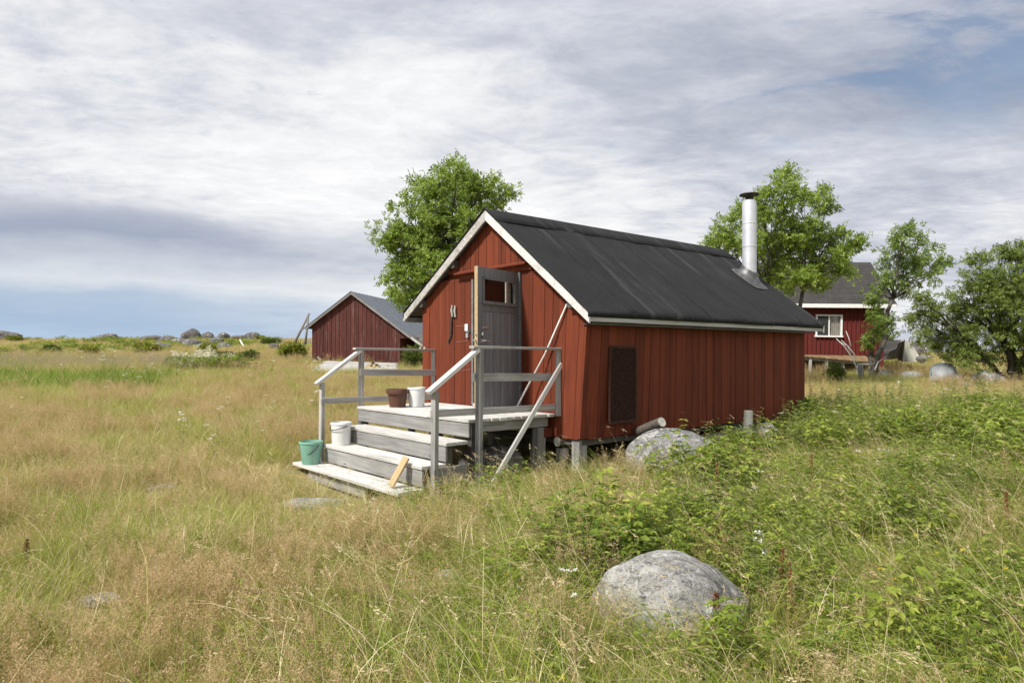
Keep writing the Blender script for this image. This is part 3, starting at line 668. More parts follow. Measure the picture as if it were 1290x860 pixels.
big('boulder', 850, 8.85, 63, 534, .36, 27, 'granite_pale', 'pale lichen covered boulder against the red side wall of the cabin', sub=5, rough=.10, angular=.5, flat_top=.35, bury=.4)
big('boulder', 968, 11.1, 24, 535, .30, 9, 'granite', 'low grey stone half hidden by plants at the far end of the side wall', rough=.13, angular=.4, bury=.3)
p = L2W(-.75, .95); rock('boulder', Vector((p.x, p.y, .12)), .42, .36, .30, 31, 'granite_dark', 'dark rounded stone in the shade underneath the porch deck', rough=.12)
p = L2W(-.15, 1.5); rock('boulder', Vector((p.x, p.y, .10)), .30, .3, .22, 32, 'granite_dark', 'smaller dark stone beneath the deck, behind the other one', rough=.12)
def slab(px, Y, hw, d, h, seed, label, mat='granite'):
    x = (px-645)/F*Y; KEEP.append((x, Y, hw*.9, d*.9, 0)); KEEP.append((x, Y-.22, hw*.8, .2, 0))
    return rock('flat_stone', Vector((x, Y, H(x, Y)+h*.55)), hw, d, h, seed, mat, label, 'stone', rough=.12, angular=.6, flat_top=.6)
slab(397, 7.75, .36, .20, .085, 41, 'flat stone slab lying in front of the lowest porch step')
slab(205, 8.15, .20, .12, .07, 42, 'small flat stone showing in the pink grass left of the bucket')
slab(128, 4.6, .14, .11, .05, 43, 'flat grey stone almost covered by grass at lower left')
slab(565, 5.0, .10, .08, .05, 44, 'little grey stone in the matted grass below the steps')

# round log and stake by the wall
def log(name, a, b, r, label, cat='log', mat='log', endmat='log_end', group=None, seg=18):
    V, Fs = tube([a, (Vector(a)*.5+Vector(b)*.5)+Vector((0, 0, .004)), b], [r*.97, r, r*1.02], seg)
    base = Vector(a); o = link(name, mesh(name, [Vector(v)-base for v in V], Fs, True), M[mat], None, base); auto_smooth(o, 50)
    d = (Vector(b)-Vector(a)).normalized()
    for p, s in ((Vector(b), 1), (Vector(a), -1)):
        V, Fs = lathe([(r*.96, 0), (r*.93, .004), (r*.4, .003), (.002, .005)], seg); e = link('end_grain', mesh('end_grain', V, Fs), M[endmat], o, p-base); e.rotation_euler = (d*s).to_track_quat('Z', 'Y').to_euler()
    return pr(o, label, cat, group)
log('log', at(804, 543.5, 9.40), at(834, 531.5, 9.02), .066, 'grey round log lying between the boulder and the red side wall')
sk = at(941, 548, 10.7); lone('stake', (sk.x, sk.y, H(sk.x, sk.y)-.1), at(942, 517, 10.7)+Vector((.01, 0, 0)), .11, .10, 'wood_grey', 'short grey wooden stake sticking up by the side wall', 'stake', up=(0, 1, 0))
a = at(893, 553, 10.35); b = at(936, 540, 11.2); lone('wood_beam', a, b, .12, .08, 'wood_grey', 'old grey beam lying along the foot of the side wall', 'beam')

# ------------------------------------------------------------------ barn
def build_barn():
    A = math.atan2(-.168, .986); base = at(392.7, 457, 38); g0 = base.z
    bn = empty('barn', (base.x, base.y, 0), A); pr(bn, 'weathered dark red barn with grey roof and open lean-to, behind the porch', 'barn')
    S0, S1, SR, SL = 0.0, 5.05, 2.35, 7.0; ZR, sl, LEN = 5.02, .725, 9.0
    zr = lambda s: ZR-sl*abs(s-SR); zb = lambda s: g0-.04*s
    bk = MB(); bk.add(*prism([(S0, .06, zb(0)+.1), (S1, .06, zb(5)+.1), (S1, .06, zr(S1)-.12), (SR, .06, ZR-.12), (S0, .06, zr(S0)-.12)], (0, .08, 0)))
    wl = bk.build('gable_wall', M['red_dark'], bn); rr = random.Random(8); pk = MB(); 
    k = 0
    for s, w in widths(S1-S0, .085, .15, rr):
        vs = [s+.006]+([SR] if s < SR < s+w else [])+[s+w-.006]; d = .018 if k % 2 else 0; k += 1
        z0 = zb(s)+rr.uniform(-.05, .05)
        piece('plank', [(vs[0], .055-d, z0), (vs[-1], .055-d, z0)]+[(v, .055-d, zr(v)-.1) for v in reversed(vs)], (0, -.028, 0), M['red_dark'], wl)
    for s, w in widths(1.05, .12, .18, rr):
        piece('plank', [(S1+s+.004, .05, 2.45), (S1+s+w-.004, .05, 2.45), (S1+s+w-.004, .05, max(2.5, zr(S1+s+w)-.1)), (S1+s+.004, .05, zr(S1+s)-.1)], (0, -.028, 0), M['red_dark'], wl)
    MB().box((.06, LEN/2, (g0+3.1)/2+.3), (.1, LEN-.2, 3.1-g0-.2)).build('side_wall', M['red_dark'], bn)
    MB().box((S1-.05, LEN/2, (g0+3.0)/2), (.1, LEN-.2, 3.0-g0)).build('side_wall', M['red_dark'], bn)
    MB().add(*prism([(S0, LEN-.1, g0), (S1, LEN-.1, g0), (S1, LEN-.1, zr(S1)-.12), (SR, LEN-.1, ZR-.12), (S0, LEN-.1, zr(S0)-.12)], (0, .08, 0))).build('gable_wall', M['red_dark'], bn)
    MB().box(((S1+SL)/2, LEN-.2, 1.3), (SL-S1, .1, 1.4)).build('lean_to_wall', M['wood_dark'], bn)
    rf = MB(); rf.add(*prism([(-.28, -.12, zr(-.28)-.06), (SR, -.12, ZR-.06), (S1+.55, -.12, zr(S1+.55)-.06), (S1+.55, -.12, zr(S1+.55)-.12), (SR, -.12, ZR-.13), (-.28, -.12, zr(-.28)-.12)], (0, LEN+.3, 0)))
    roof = rf.build('roof', M['wood_dark'], bn)
    for side in (-1, 1):                              # metal sheets
        e = -.32 if side < 0 else S1+.62; n = 12; w = (LEN+.5)/n
        for i in range(n):
            y0 = -.2+i*w; dz = .004 if i % 2 else .009
            piece('roof_sheet', [(SR, y0, ZR-.045+dz), (SR, y0+w+.02, ZR-.045+dz), (e, y0+w+.02, zr(e)-.045+dz), (e, y0, zr(e)-.045+dz)], (0, 0, .008), M['sheet'], roof)
            for rib in (0, .5):
                yy = y0+w*rib
                piece('rib', [(SR, yy, ZR-.03), (SR, yy+.035, ZR-.03), (e, yy+.035, zr(e)-.03), (e, yy, zr(e)-.03)], (0, 0, .024), M['sheet'], roof)
        beam('bargeboard', (SR, -.17, ZR-.10), (e, -.17, zr(e)-.10), .025, .15, M['wood_grey'], roof)
    lr = MB(); e0 = S1+.55
    lt = piece('lean_to_roof', [(e0-.3, -.1, zr(e0-.3)-.10), (e0-.3, LEN, zr(e0-.3)-.10), (SL, LEN, zr(SL)-.10), (SL, -.1, zr(SL)-.10)], (0, 0, .03), M['wood_dark'], bn)
    co = lt.location.copy(); n = 30; w = (LEN+.2)/n
    for i in range(n):
        y0 = -.12+i*w
        piece('corrugation', [Vector((e0-.2, y0, zr(e0-.2)-.07))-co, Vector((e0-.2, y0+w*.62, zr(e0-.2)-.07))-co, Vector((SL+.08, y0+w*.62, zr(SL+.08)-.07))-co, Vector((SL+.08, y0, zr(SL+.08)-.07))-co], (0, 0, .035 if i % 2 else .05), M['sheet_old'], lt)
    b = beam('lean_to_edge', Vector((e0-.2, -.14, zr(e0-.2)-.1))-co, Vector((SL+.08, -.14, zr(SL+.08)-.1))-co, .025, .13, M['wood'], lt)
    for yy in (.1, 4.4, 8.6): beam('post', (SL-.15, yy, zb(7)-.3), (SL-.15, yy, zr(SL-.15)-.1), .12, .12, M['wood_dark'], bn, up=(0, 1, 0))
    beam('sill', (.1, .1, g0-.02), (4.9, .1, zb(5)-.02), .2, .16, M['wood_dark'], bn)
    return bn
build_barn()
# sloping deck of grey boards in front of the barn
def build_board_deck():
    c = [at(392, 467, 31.5), at(500, 472, 31.0), at(500, 457.5, 36.0), at(413, 455, 36.4)]
    o = empty('board_platform', c[0]); pr(o, 'low platform of bleached boards lying in the grass before the barn', 'platform')
    n = 7
    for i in range(n):
        f0, f1 = i/n, (i+.93)/n; j = random.uniform(-.15, .1)
        a0, a1, b0, b1 = c[0].lerp(c[3], f0), c[0].lerp(c[3], f1), c[1].lerp(c[2], f0), c[1].lerp(c[2], f1)
        d = (b0-a0).normalized(); a0, a1 = a0+d*j, a1+d*j
        b = beam('board', (a0+a1)/2-c[0], (b0+b1)/2-c[0], (a1-a0).length, .05, M['wood'], o, up=(c[1]-c[0]).cross(c[3]-c[0]))
    for i in (0, 1, 2):
        f = (.1, .5, .9)[i]; a, b = c[0].lerp(c[1], f), c[3].lerp(c[2], f); dn = Vector((0, 0, .12))
        beam('bearer', a-c[0]-dn, b-c[0]-dn, .12, .16, M['wood_dark'], o)
build_board_deck()
for i, (px, py, r) in enumerate(((461, 461.5, .085), (464.5, 459.2, .09), (468, 461.8, .08), (471, 458.8, .085), (475, 461.5, .09), (466.5, 456.5, .08), (487, 460.5, .07), (493, 461, .065))):
    Y = 33.6 if i < 6 else 34.2; a = at(px, py+1.5, Y)
    log('firewood_log', a+Vector((.05, .5, 0)), a, r, ['upper left pale-ended firewood log of the pile by the barn wall', 'firewood log at the left end of the pile, on the ground', 'firewood log in the bottom row, second from the left end', 'firewood log resting in the top row near the middle', 'firewood log at the right end of the pile, low down', 'topmost firewood log of the pile by the barn wall', 'lone firewood log lying right of the pile by the barn', 'smallest firewood log, farthest right along the barn wall'][i], 'firewood', 'bark', 'split', group='firewood logs by the barn', seg=9)
# crossed poles left of the barn
ap = at(386.3, 432, 43); af = empty('pole_tripod', (ap.x, ap.y, H(ap.x, ap.y))); pr(af, 'crossed grey wooden poles standing against the sky left of the barn', 'pole tripod')
for a, b, r in (((369.5, 433), (389.5, 394.5), .085), ((384.5, 432), (388.3, 399), .075), ((379, 414), (392, 407), .05)):
    V, Fs = tube([at(*a, 43)-af.location-Vector((0, 0, .1)), at(*b, 43.1)-af.location], [r, r*.85], 8); link('pole', mesh('pole', V, Fs, True), M['wood_grey'], af)
a = at(303, 429.5, 56); b = at(311, 443, 54); lone('white_board', a, b, .10, .30, 'wood_white', 'lone whitish board lying on the tan grass of the ridge', 'board', up=(.2, -1, .4))

# ------------------------------------------------------------------ house on the right
def build_house():
    rc = Vector(((1112-645)/F*30, 30.0, 0)); A = math.atan2(-.17, .985)
    h = empty('house', rc, A, ry=R(1.1)); pr(h, 'red batten house with dark felt roof and white window, right background', 'house')
    LEN, DEP, ZB, ZE = 9.0, 6.2, 1.52, 3.86; rr = random.Random(4)
    wb = MB(); w0, w1, y0, y1 = -2.75, -1.76, 2.36, 3.24       # window hole
    for c in (((-LEN+w0)/2, (ZB+ZE)/2, w0+LEN, ZE-ZB), (w1/2, (ZB+ZE)/2, -w1, ZE-ZB), ((w0+w1)/2, (ZB+y0)/2, w1-w0, y0-ZB), ((w0+w1)/2, (y1+ZE)/2, w1-w0, ZE-y1)): wb.box((c[0], .05, c[1]), (c[2], .1, c[3]))
    wall = wb.build('front_wall', M['red_house'], h)
    n = 50; w = LEN/n
    for i in range(n):
        x = -LEN+w*(i+.5)
        segs = [(ZB, ZE)] if not (w0-.09 < x < w1+.09) else [(ZB, y0-.06), (y1+.06, ZE)]
        for a, b in segs: o = beam('batten', (x, -.018, a), (x, -.018, b), .032, .05, M['red_house'], wall, up=(0, 1, 0))
    sw = MB(); sw.box((-.05, DEP/2+.05, (.75+ZE)/2), (.1, DEP-.1, ZE-.75)); sd = sw.build('side_wall', M['red_house'], h)
    gp = MB(); gp.add(*prism([(-.1, .0, ZE), (-.1, DEP, ZE), (-.1, DEP/2, ZE+2.0)], (.1, 0, 0))); gp.build('gable', M['red_house'], sd)
    for i in range(30):
        beam('batten', (.018, .12+i*.2, .8), (.018, .12+i*.2, ZE), .05, .032, M['red_house'], sd, up=(0, 1, 0))
    MB().box((-LEN+.05, DEP/2, (.75+ZE)/2), (.1, DEP-.1, ZE-.75)).build('side_wall', M['red_house'], h)
    MB().box((-LEN/2, DEP-.05, (.75+ZE)/2), (LEN-.1, .1, ZE-.75)).build('back_wall', M['red_house'], h)
    fd = MB(); fd.box((-LEN/2, .10, 1.0), (LEN, .06, 1.0)); f = fd.build('foundation', M['wood_dark'], h)
    for k in range(5): beam('cladding_board', (-LEN+.1, .05, .62+k*.2), (-.05, .05, .62+k*.2), .03, .17, M['split_w'] if 'split_w' in M else M['wood_brown'], f)
    MB().box((-.10, -.01, 1.1), (.18, .14, 1.1)).build('corner_board', M['red_house'], h)
    # roof
    rf = MB(); OV = .35; zt = lambda y: ZE+.12+2.0*(1-abs(y-DEP/2)/(DEP/2))
    rf.add(*prism([(-LEN-.3, -OV, zt(-OV)), (-LEN-.3, DEP/2, zt(DEP/2)), (-LEN-.3, DEP+OV, zt(DEP+OV)), (-LEN-.3, DEP+OV, zt(DEP+OV)-.1), (-LEN-.3, DEP/2, zt(DEP/2)-.12), (-LEN-.3, -OV, zt(-OV)-.1)], (LEN+.65, 0, 0)))
    roof = rf.build('roof', M['felt_house'], h)
    for k in range(9):
        f0, f1 = k/9, (k+1)/9+.02; ya, yb = -OV-.03+(DEP/2+OV)*f0, -OV-.03+(DEP/2+OV)*min(f1, 1)
        piece('felt_course', [(-LEN-.33, ya, zt(ya)+.012), (.37, ya, zt(ya)+.012), (.37, yb, zt(yb)+.004), (-LEN-.33, yb, zt(yb)+.004)], (0, 0, .012), M['felt_house'], roof)
    beam('eaves_board', (-LEN-.3, -OV-.02, zt(-OV)-.10), (.36, -OV-.02, zt(-OV)-.10), .03, .17, M['white_trim'], roof)
    beam('bargeboard', (.37, -OV, zt(-OV)-.08), (.37, DEP/2, zt(DEP/2)-.08), .03, .16, M['wood_grey'], roof)
    # window
    wf = MB(); cx, cz = (w0+w1)/2, (y0+y1)/2
    for c, s in (((cx, -.04, y0-.02), (w1-w0+.18, .12, .07)), ((cx, -.035, y1+.02), (w1-w0+.12, .05, .06)), ((w0-.02, -.035, cz), (.07, .05, y1-y0)), ((w1+.02, -.035, cz), (.08, .05, y1-y0)), ((cx, -.02, cz), (.07, .05, y1-y0-.02))): wf.box(c, s)
    win = wf.build('window', M['white_trim'], h)
    MB().box(((w0+cx)/2, .02, cz), ((w1-w0)/2-.06, .01, y1-y0)).build('pane', M['glass'], win)
    MB().box(((w1+cx)/2, .02, cz), ((w1-w0)/2-.06, .01, y1-y0)).build('pane', M['glass'], win)
    cu = MB(); V, Fs = [], []
    for i in range(33):
        x = cx+.03+(w1-cx-.05)*i/32; V += [(x, .042+.01*math.sin(i*1.1), y0+.02), (x, .042+.01*math.sin(i*1.1+.3), y1-.02)]
    for i in range(32): Fs.append((2*i, 2*i+2, 2*i+3, 2*i+1))
    cu.add(V, Fs).build('curtain', M['curtain'], win)
    MB().box((cx, .6, cz), (1.6, .9, 1.4)) .build('dark_room', M['interior'], h) if False else None
    sh = MB(); sh.box(((w0+cx)/2-.01, -.055, cz), ((w1-w0)/2-.06, .02, y1-y0-.02)); s = sh.build('shutter', M['shutter'], h)
    for k in range(7): MB().box(((w0+cx)/2-.01, -.07, y0+.09+k*.117), ((w1-w0)/2-.08, .015, .07)).build('slat', M['shutter'], s)
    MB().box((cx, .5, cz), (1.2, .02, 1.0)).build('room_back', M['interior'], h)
    # warped boardwalk along the front
    n = 16; xs = np.linspace(-4.6, -.75, n+1)
    bw = []
    zf = lambda x: 1.52-.26*float(sst(x, -4.8, -.6))
    dk = beam('walk_beam', (-4.7, -1.0, zf(-4.7)-.09), (-.7, -1.15, zf(-.7)-.09), .06, .13, M['wood_grey'], h)
    inv = dk.matrix_basis.inverted()
    for i in range(n):
        xa = (xs[i]+xs[i+1])/2
        o = beam('walk_board', (xa, -.06, 1.50), (xa, -1.2-.1*random.random(), zf(xa)-.005), xs[1]-xs[0]-.012, .035, M['wood_brown'], dk); o.matrix_parent_inverse = inv
    for xa in (-4.55, -3.9, -3.25, -2.6, -1.95, -1.35, -.8):
        p = h.matrix_basis @ Vector((xa, -1.05, 0))
        o = beam('walk_post', (xa, -1.07, .45), (xa, -1.07, zf(xa)-.03), .11, .12, M['wood'], dk, up=(0, 1, 0)); o.matrix_parent_inverse = inv
M['wood_brown'] = wood('brown_boards', (.13, .085, .045), (.28, .19, .10), 'X', .85, .15, knots=False)
M['white_trim'] = flat('white_trim', (.78, .78, .77), .6, 0, .05)
M['shutter'] = flat('dark_shutter', (.035, .037, .04), .7, 0, .2)
build_house()

# zinc tub, tent, stones in the yard
tb = at(1188, 478, 24.5); tb.z = H(tb.x, tb.y)
o = lathe_obj('zinc_tub', [(.46, -.03), (.455, .02), (.44, .03), (.40, .42), (.385, .45), (.385, .47), (.37, .485), (.30, .49), (.29, .545), (.24, .58), (.12, .60), (.001, .602)], M['zinc'], None, Vector((tb.x, tb.y, EYE+(HY-478.5)*24.5/F)), 30); auto_smooth(o, 40)
for s in (-1, 1):
    V, Fs = tube([(s*.40, -.02, .3), (s*.46, -.05, .28), (s*.46, -.05, .2), (s*.41, -.02, .18)], .015, 6); link('handle', mesh('handle', V, Fs, True), M['zinc'], o)
pr(o, 'pale grey zinc tub turned upside down in the yard', 'tub')
def build_tent():
    b = at(1133, 454, 33); t = empty('tent', b); pr(t, 'grey canvas tent with draped open flap beyond the yard', 'tent')
    s = 33/F; V, Fs = [], []
    ridge0 = Vector((1.0*s, -.2, 26*s)); ridge1 = Vector((-6*s, 2.2, 27*s))
    # draped sheet: rows from left hem over the top to right hem, columns front to back
    rows = 26; cols = 14
    for j in range(cols):
        f = j/(cols-1); top = ridge0.lerp(ridge1, f); y = -.4+2.6*f
        for i in range(rows):
            a = -1+2*i/(rows-1); wl = (26 if a < 0 else 24)*s
            x = top.x+a*wl*(.92+.08*math.cos(a*9+f*3)); z = top.z*(1-abs(a)**1.25)+.02
            z += .05*math.sin(a*17+f*5)*abs(a); yy = y+.10*math.sin(a*15)*(1-f)
            V.append((x, yy, max(z, -.1)))
    for j in range(cols-1):
        for i in range(rows-1): Fs.append((j*rows+i, j*rows+i+1, (j+1)*rows+i+1, (j+1)*rows+i))
    c = link('canvas', mesh('canvas', V, Fs, True), M['canvas'], t)
    fl = []; Ff = []
    for i in range(15):
        a = i/14; fl += [ridge0+Vector((.02+.30*s*0+(a*22-4)*s*.25, -.22, -.03)), Vector((ridge0.x+(-5+a*27)*s, -.55+.10*math.sin(a*20), -.05))]
    for i in range(14): Ff.append((2*i, 2*i+1, 2*i+3, 2*i+2))
    link('flap', mesh('flap', fl, Ff, True), M['canvas'], t)
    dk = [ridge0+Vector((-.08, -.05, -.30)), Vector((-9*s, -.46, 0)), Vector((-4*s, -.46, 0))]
    link('opening', mesh('opening', dk, [(0, 1, 2)]), M['interior'], t)  # dark-coloured triangle, painted for the shade inside the tent mouth
    V, Fs = tube([ridge0+Vector((0, -.1, 0)), Vector((-22*s, -.9, .1))], .025, 6); link('strap', mesh('strap', V, Fs), M['metal_dark'], t)
    V, Fs = tube([ridge0-Vector((0, -.1, 0)), Vector((2*s, -.1, -.05))], .03, 8); link('pole', mesh('pole', V, Fs), M['wood_grey'], t)
build_tent()
for px, py, Y, hw, hh, lab, sd in ((1207, 477, 24.2, .33, .20, 'dark stone right beside the zinc tub', 51), (1243, 476, 23.8, .58, .26, 'broad grey stone between the zinc tub and the big bush', 52), (1216, 485, 22.6, .28, .16, 'small stone below the zinc tub in the grass', 53),
        (1115, 470, 27, .35, .20, 'rounded stone at the corner of the red house', 54), (1147, 471, 26.5, .42, .18, 'flat stone in the grass between house corner and zinc tub', 55)):
    x = (px-645)/F*Y; rock('stone', Vector((x, Y, EYE+(HY-py-3)*Y/F)), hw, hw*.8, hh*1.3, sd, 'granite', lab, 'stone', rough=.15, angular=.5)
wp = at(1161, 452, 30); o = link('white_sack', rock_mesh(.2, .2, .16, 61, 3, .2), M['canvas'], None, wp); pr(o, 'small whitish sack lying right of the grey tent', 'sack')

def ground_Y(px, row, y0=16.0, y1=90.0):
    """depth at which the ground shows at this photo row (the crest if it never does)"""
    yy = np.arange(y0, y1, .5); rows = HY-(height((px-645)/F*yy, yy)-EYE)*F/yy; k = np.nonzero(rows <= row)[0]
    return float(yy[k[0]] if len(k) else yy[int(np.argmin(rows))])
# rocks on the skyline ridge, one by one
RIDGE = [(4, 418, 426, 66, 18, 'grey rock at the far left edge of the skyline'), (137, 421, 428, 62, 11, 'dark boulder pair member with a rounded back on the left skyline'), (127, 422.5, 428, 62, 5, 'small dark rock touching the left side of the skyline boulder'), (147, 424, 429, 61, 7, 'low brown rock on the right side of the skyline boulder'), (115, 426, 429, 60, 7, 'flat pale rock left of the skyline boulder'),
    (192, 423, 431, 60, 12, 'broad low grey rock left of the tall ridge stone'), (212, 424, 433, 58, 9, 'grey rock second to the left of the tall ridge stone'), (226, 427, 437, 56, 10, 'dark low rock touching the left foot of the tall ridge stone'), (241, 416, 428, 57, 9, 'tall rounded ridge stone with a reddish face, highest on the left skyline'), (241, 428, 439, 55, 10, 'dark cracked rock right under the tall ridge stone'),
    (261, 419, 425, 59, 6, 'dark square rock right of the tall ridge stone'), (272, 426, 436, 56, 8, 'dark rock in the slope right of the tall ridge stone'), (283, 432, 441, 54, 9, 'pale grey slanted rock lower on the ridge slope'), (282, 420, 427, 60, 6, 'rounded rock among plants on the middle of the ridge'), (301, 423, 428, 60, 9, 'flat dark rock on the skyline left of the round one'), (318, 419.5, 428, 60, 7.5, 'single round boulder on the skyline left of the barn poles'),
    (345, 433, 441, 52, 5, 'small grey rock beside the yellow bush left of the barn'), (353, 429, 434, 54, 5, 'dark rock just above the yellow bush left of the barn'), (388, 430, 436, 50, 5, 'rock behind the foot of the crossed poles'), (200, 432, 440, 55, 12, 'wide grey rock bed lowest on the rocky slope'), (258, 432, 440, 55, 8, 'grey rock lying between the tall ridge stone and the pale slanted one'),
    (1152, 432, 441, 52, 12, 'dark shore rock seen in the gap behind the grey tent'), (1172, 433, 442, 50, 10, 'dark shore rock right of the tent under the branches'), (1128, 436, 444, 48, 8, 'grey rock behind the top of the tent'), (1168, 448, 455, 44, 7, 'pale rock on the orange slope right of the tent')]
for i, (px, t, b, Y, hw, lab) in enumerate(RIDGE):
    Y = ground_Y(px, b-1); x = (px-645)/F*Y; zt = EYE+(HY-t)*Y/F; hh = max((zt-H(x, Y))*.75, (b-t)*Y/F*.6)
    rock('ridge_rock', Vector((x, Y, zt-hh*.9)), hw*Y/F*1.3, hw*Y/F*1.0, hh*1.25, 70+i, 'granite_far', lab, 'rock', sub=4, rough=.13, angular=.75, flat_top=.25, rz_=random.uniform(-.4, .4))

# ------------------------------------------------------------------ trees and shrubs
M['leaf'] = leaf('tree_leaf', [(0, (0.147, 0.224, 0.034)), (0.45, (0.233, 0.336, 0.055)), (0.8, (0.331, 0.437, 0.084)), (1, (0.454, 0.531, 0.143))], .5, .45, objvar=0)
M['leaf_dark'] = leaf('willow_leaf', [(0, (0.102, 0.149, 0.033)), (0.5, (0.185, 0.253, 0.053)), (0.85, (0.263, 0.333, 0.082)), (1, (0.371, 0.414, 0.127))], .5, .5, objvar=0)
M['leaf_rowan'] = leaf('rowan_leaf', [(0, (.12, .19, .03)), (.5, (.20, .29, .055)), (.85, (.28, .37, .09)), (1, (.37, .44, .15))], .5, .5, objvar=0)
M['needle'] = leaf('juniper_needle', [(0, (.045, .08, .015)), (.5, (.095, .145, .024)), (1, (.19, .22, .045))], .2, .6, objvar=0)
M['shrub'] = leaf('shrub_leaf', [(0, (.09, .13, .02)), (.5, (.22, .25, .035)), (1, (.40, .40, .065))], .35, .5, objvar=0)
def leaf_faces(P, D, N, L, W, r):
    """one pointed leaflet per row: base P, direction D, face normal N, length L, width W -> (verts, quads)"""
    S = np.cross(D, N); S /= np.linalg.norm(S, axis=1, keepdims=True)+1e-9
    fold = N*(W*.22)[:, None]
    a = P; b = P+D*(L*.45)[:, None]+S*(W*.5)[:, None]+fold; c = P+D*L[:, None]-N*(L*.12)[:, None]; d = P+D*(L*.45)[:, None]-S*(W*.5)[:, None]+fold
    V = np.stack([a, b, c, d], 1).reshape(-1, 3); n = len(P)
    Q = np.arange(4*n).reshape(n, 4); return V, Q
def unit(a): return a/(np.linalg.norm(a, axis=-1, keepdims=True)+1e-9)
def crown_mesh(tips, dirs, r, n_leaf, spread, L, W, leaflets=5, droop=.35, up=.5):
    """pinnate leaves round each twig tip"""
    T = np.repeat(np.array(tips), n_leaf, 0); Dn = np.repeat(np.array(dirs), n_leaf, 0); n = len(T)
    base = T+r.normal(0, 1, (n, 3))*spread*np.array([1, 1, .75])
    d = unit(Dn*.7+r.normal(0, .75, (n, 3))+np.array([0, 0, -droop*.3])); nm = unit(np.array([0, 0, up])+r.normal(0, .55, (n, 3))); nm = unit(nm-d*np.sum(nm*d, 1, keepdims=True))
    s = np.cross(d, nm); ll = L*r.uniform(.7, 1.25, n)
    Vs, Qs, o = [], [], 0; k = (leaflets-1)//2
    for j in range(leaflets):
        if j == leaflets-1: f, dd = .55, d
        else:
            sd = 1 if j % 2 else -1; f = .12+.5*(j//2)/max(1, k); dd = unit(d*.55+s*sd*.85)
        p = base+d*(ll*f)[:, None]; dd = unit(dd+np.array([0, 0, -droop])*r.uniform(.2, 1, (n, 1)))
        V, Q = leaf_faces(p, dd, nm, ll*.55, ll*.55*W, r); Vs.append(V); Qs.append(Q+o); o += len(V)
    return np.concatenate(Vs), np.concatenate(Qs)
def np_mesh(name, V, Q, smooth=False):
    me = bpy.data.meshes.new(name); n, k = Q.shape
    me.vertices.add(len(V)); me.vertices.foreach_set('co', np.ascontiguousarray(V, np.float32).ravel())
    me.loops.add(n*k); me.loops.foreach_set('vertex_index', np.ascontiguousarray(Q, np.int32).ravel())
    me.polygons.add(n); me.polygons.foreach_set('loop_start', np.arange(0, n*k, k, dtype=np.int32))
    me.update(calc_edges=True); me.validate(); return me
def curve(a, b, sag, r, n=5, wob=.06):
    a, b = np.array(a), np.array(b); L = np.linalg.norm(b-a); t = np.linspace(0, 1, n)[:, None]
    p = a*(1-t)+b*t; p[:, 2] += sag*L*np.sin(t[:, 0]*np.pi); p[1:-1] += r.normal(0, wob*L, (n-2, 3)); return p
def tree(name, foot, fork, blobs, Y, label, cat='tree', seed=1, trunk_r=.12, tips=26, n_leaf=9, L=.17, W=.42, mat='leaf', bark='bark', stems=None, ysq=.9, shell=.35, sub=True, leaflets=5, spread=.13, twig=True, droop=.35):
    """foot, fork, blobs in photo pixels at depth Y: the limbs run from the fork to each clump of foliage"""
    r = np.random.default_rng(seed); f3 = np.array(at(foot[0], foot[1], Y)); f3[2] = H(f3[0], f3[1])-.08
    root = empty(name, f3); pr(root, label, cat); s = Y/F
    wood_ = MB(); fk = np.array(at(fork[0], fork[1], Y)); stems = stems or [fork]
    forks = []
    for i, st in enumerate(stems):
        e = np.array(at(st[0], st[1], Y))+np.array([0, (r.random()-.5)*.6 if len(stems) > 1 else 0, 0]); p = curve(f3, e, 0, r, 7, .02)
        rr = np.linspace(trunk_r*(1 if i == 0 else .75), trunk_r*.55, 7); rr[0] *= 1.35
        wood_.add(*tube([Vector(q-f3) for q in p], rr, 9)); forks.append((e, p))
    tp, td = [], []
    for bx, by, br in blobs:
        dy = r.uniform(-1, 1)*1.1; c = np.array(at(bx, by, Y+dy)); R_ = br*(Y+dy)/F*.93
        # start at the nearest fork or partway up a stem
        e, p = min(forks, key=lambda q: np.linalg.norm(q[0]-c)); st = p[-1] if c[2] > e[2] else p[max(2, int(np.argmin(np.abs(p[:, 2]-(c[2]-.3)))))]
        limb = curve(st, c, .06, r, 7, .03); lr = np.linspace(trunk_r*.32, trunk_r*.09, 7); wood_.add(*tube([Vector(q-f3) for q in limb], lr, 6))
        nt = max(7, int(1.1*tips*(br/30)**2))
        d = unit(r.normal(0, 1, (nt, 3))); rad = R_*r.uniform(shell, 1.05, nt)*(1+.25*r.normal(0, 1, nt)*.5)
        tt = c+d*rad[:, None]*np.array([1, ysq, .95])
        # gather tips into a few sub branches so gaps open between them
        for k in range(nt):
            tp.append(tt[k]-f3); td.append(unit(d[k]*.8+np.array([0, 0, .25])))
            if twig:
                b0 = limb[int(r.integers(3, 7))]; tw = curve(b0, tt[k], .08, r, 4, .05); wood_.add(*tube([Vector(q-f3) for q in tw], [trunk_r*.08, trunk_r*.06, trunk_r*.04, trunk_r*.025], 4, False))
    wood_.build('trunk', M[bark], root, True)
    V, Q = crown_mesh(tp, td, r, n_leaf, spread, L, W, leaflets, droop)
    link('crown', np_mesh('crown', V, Q), M[mat], root); return root
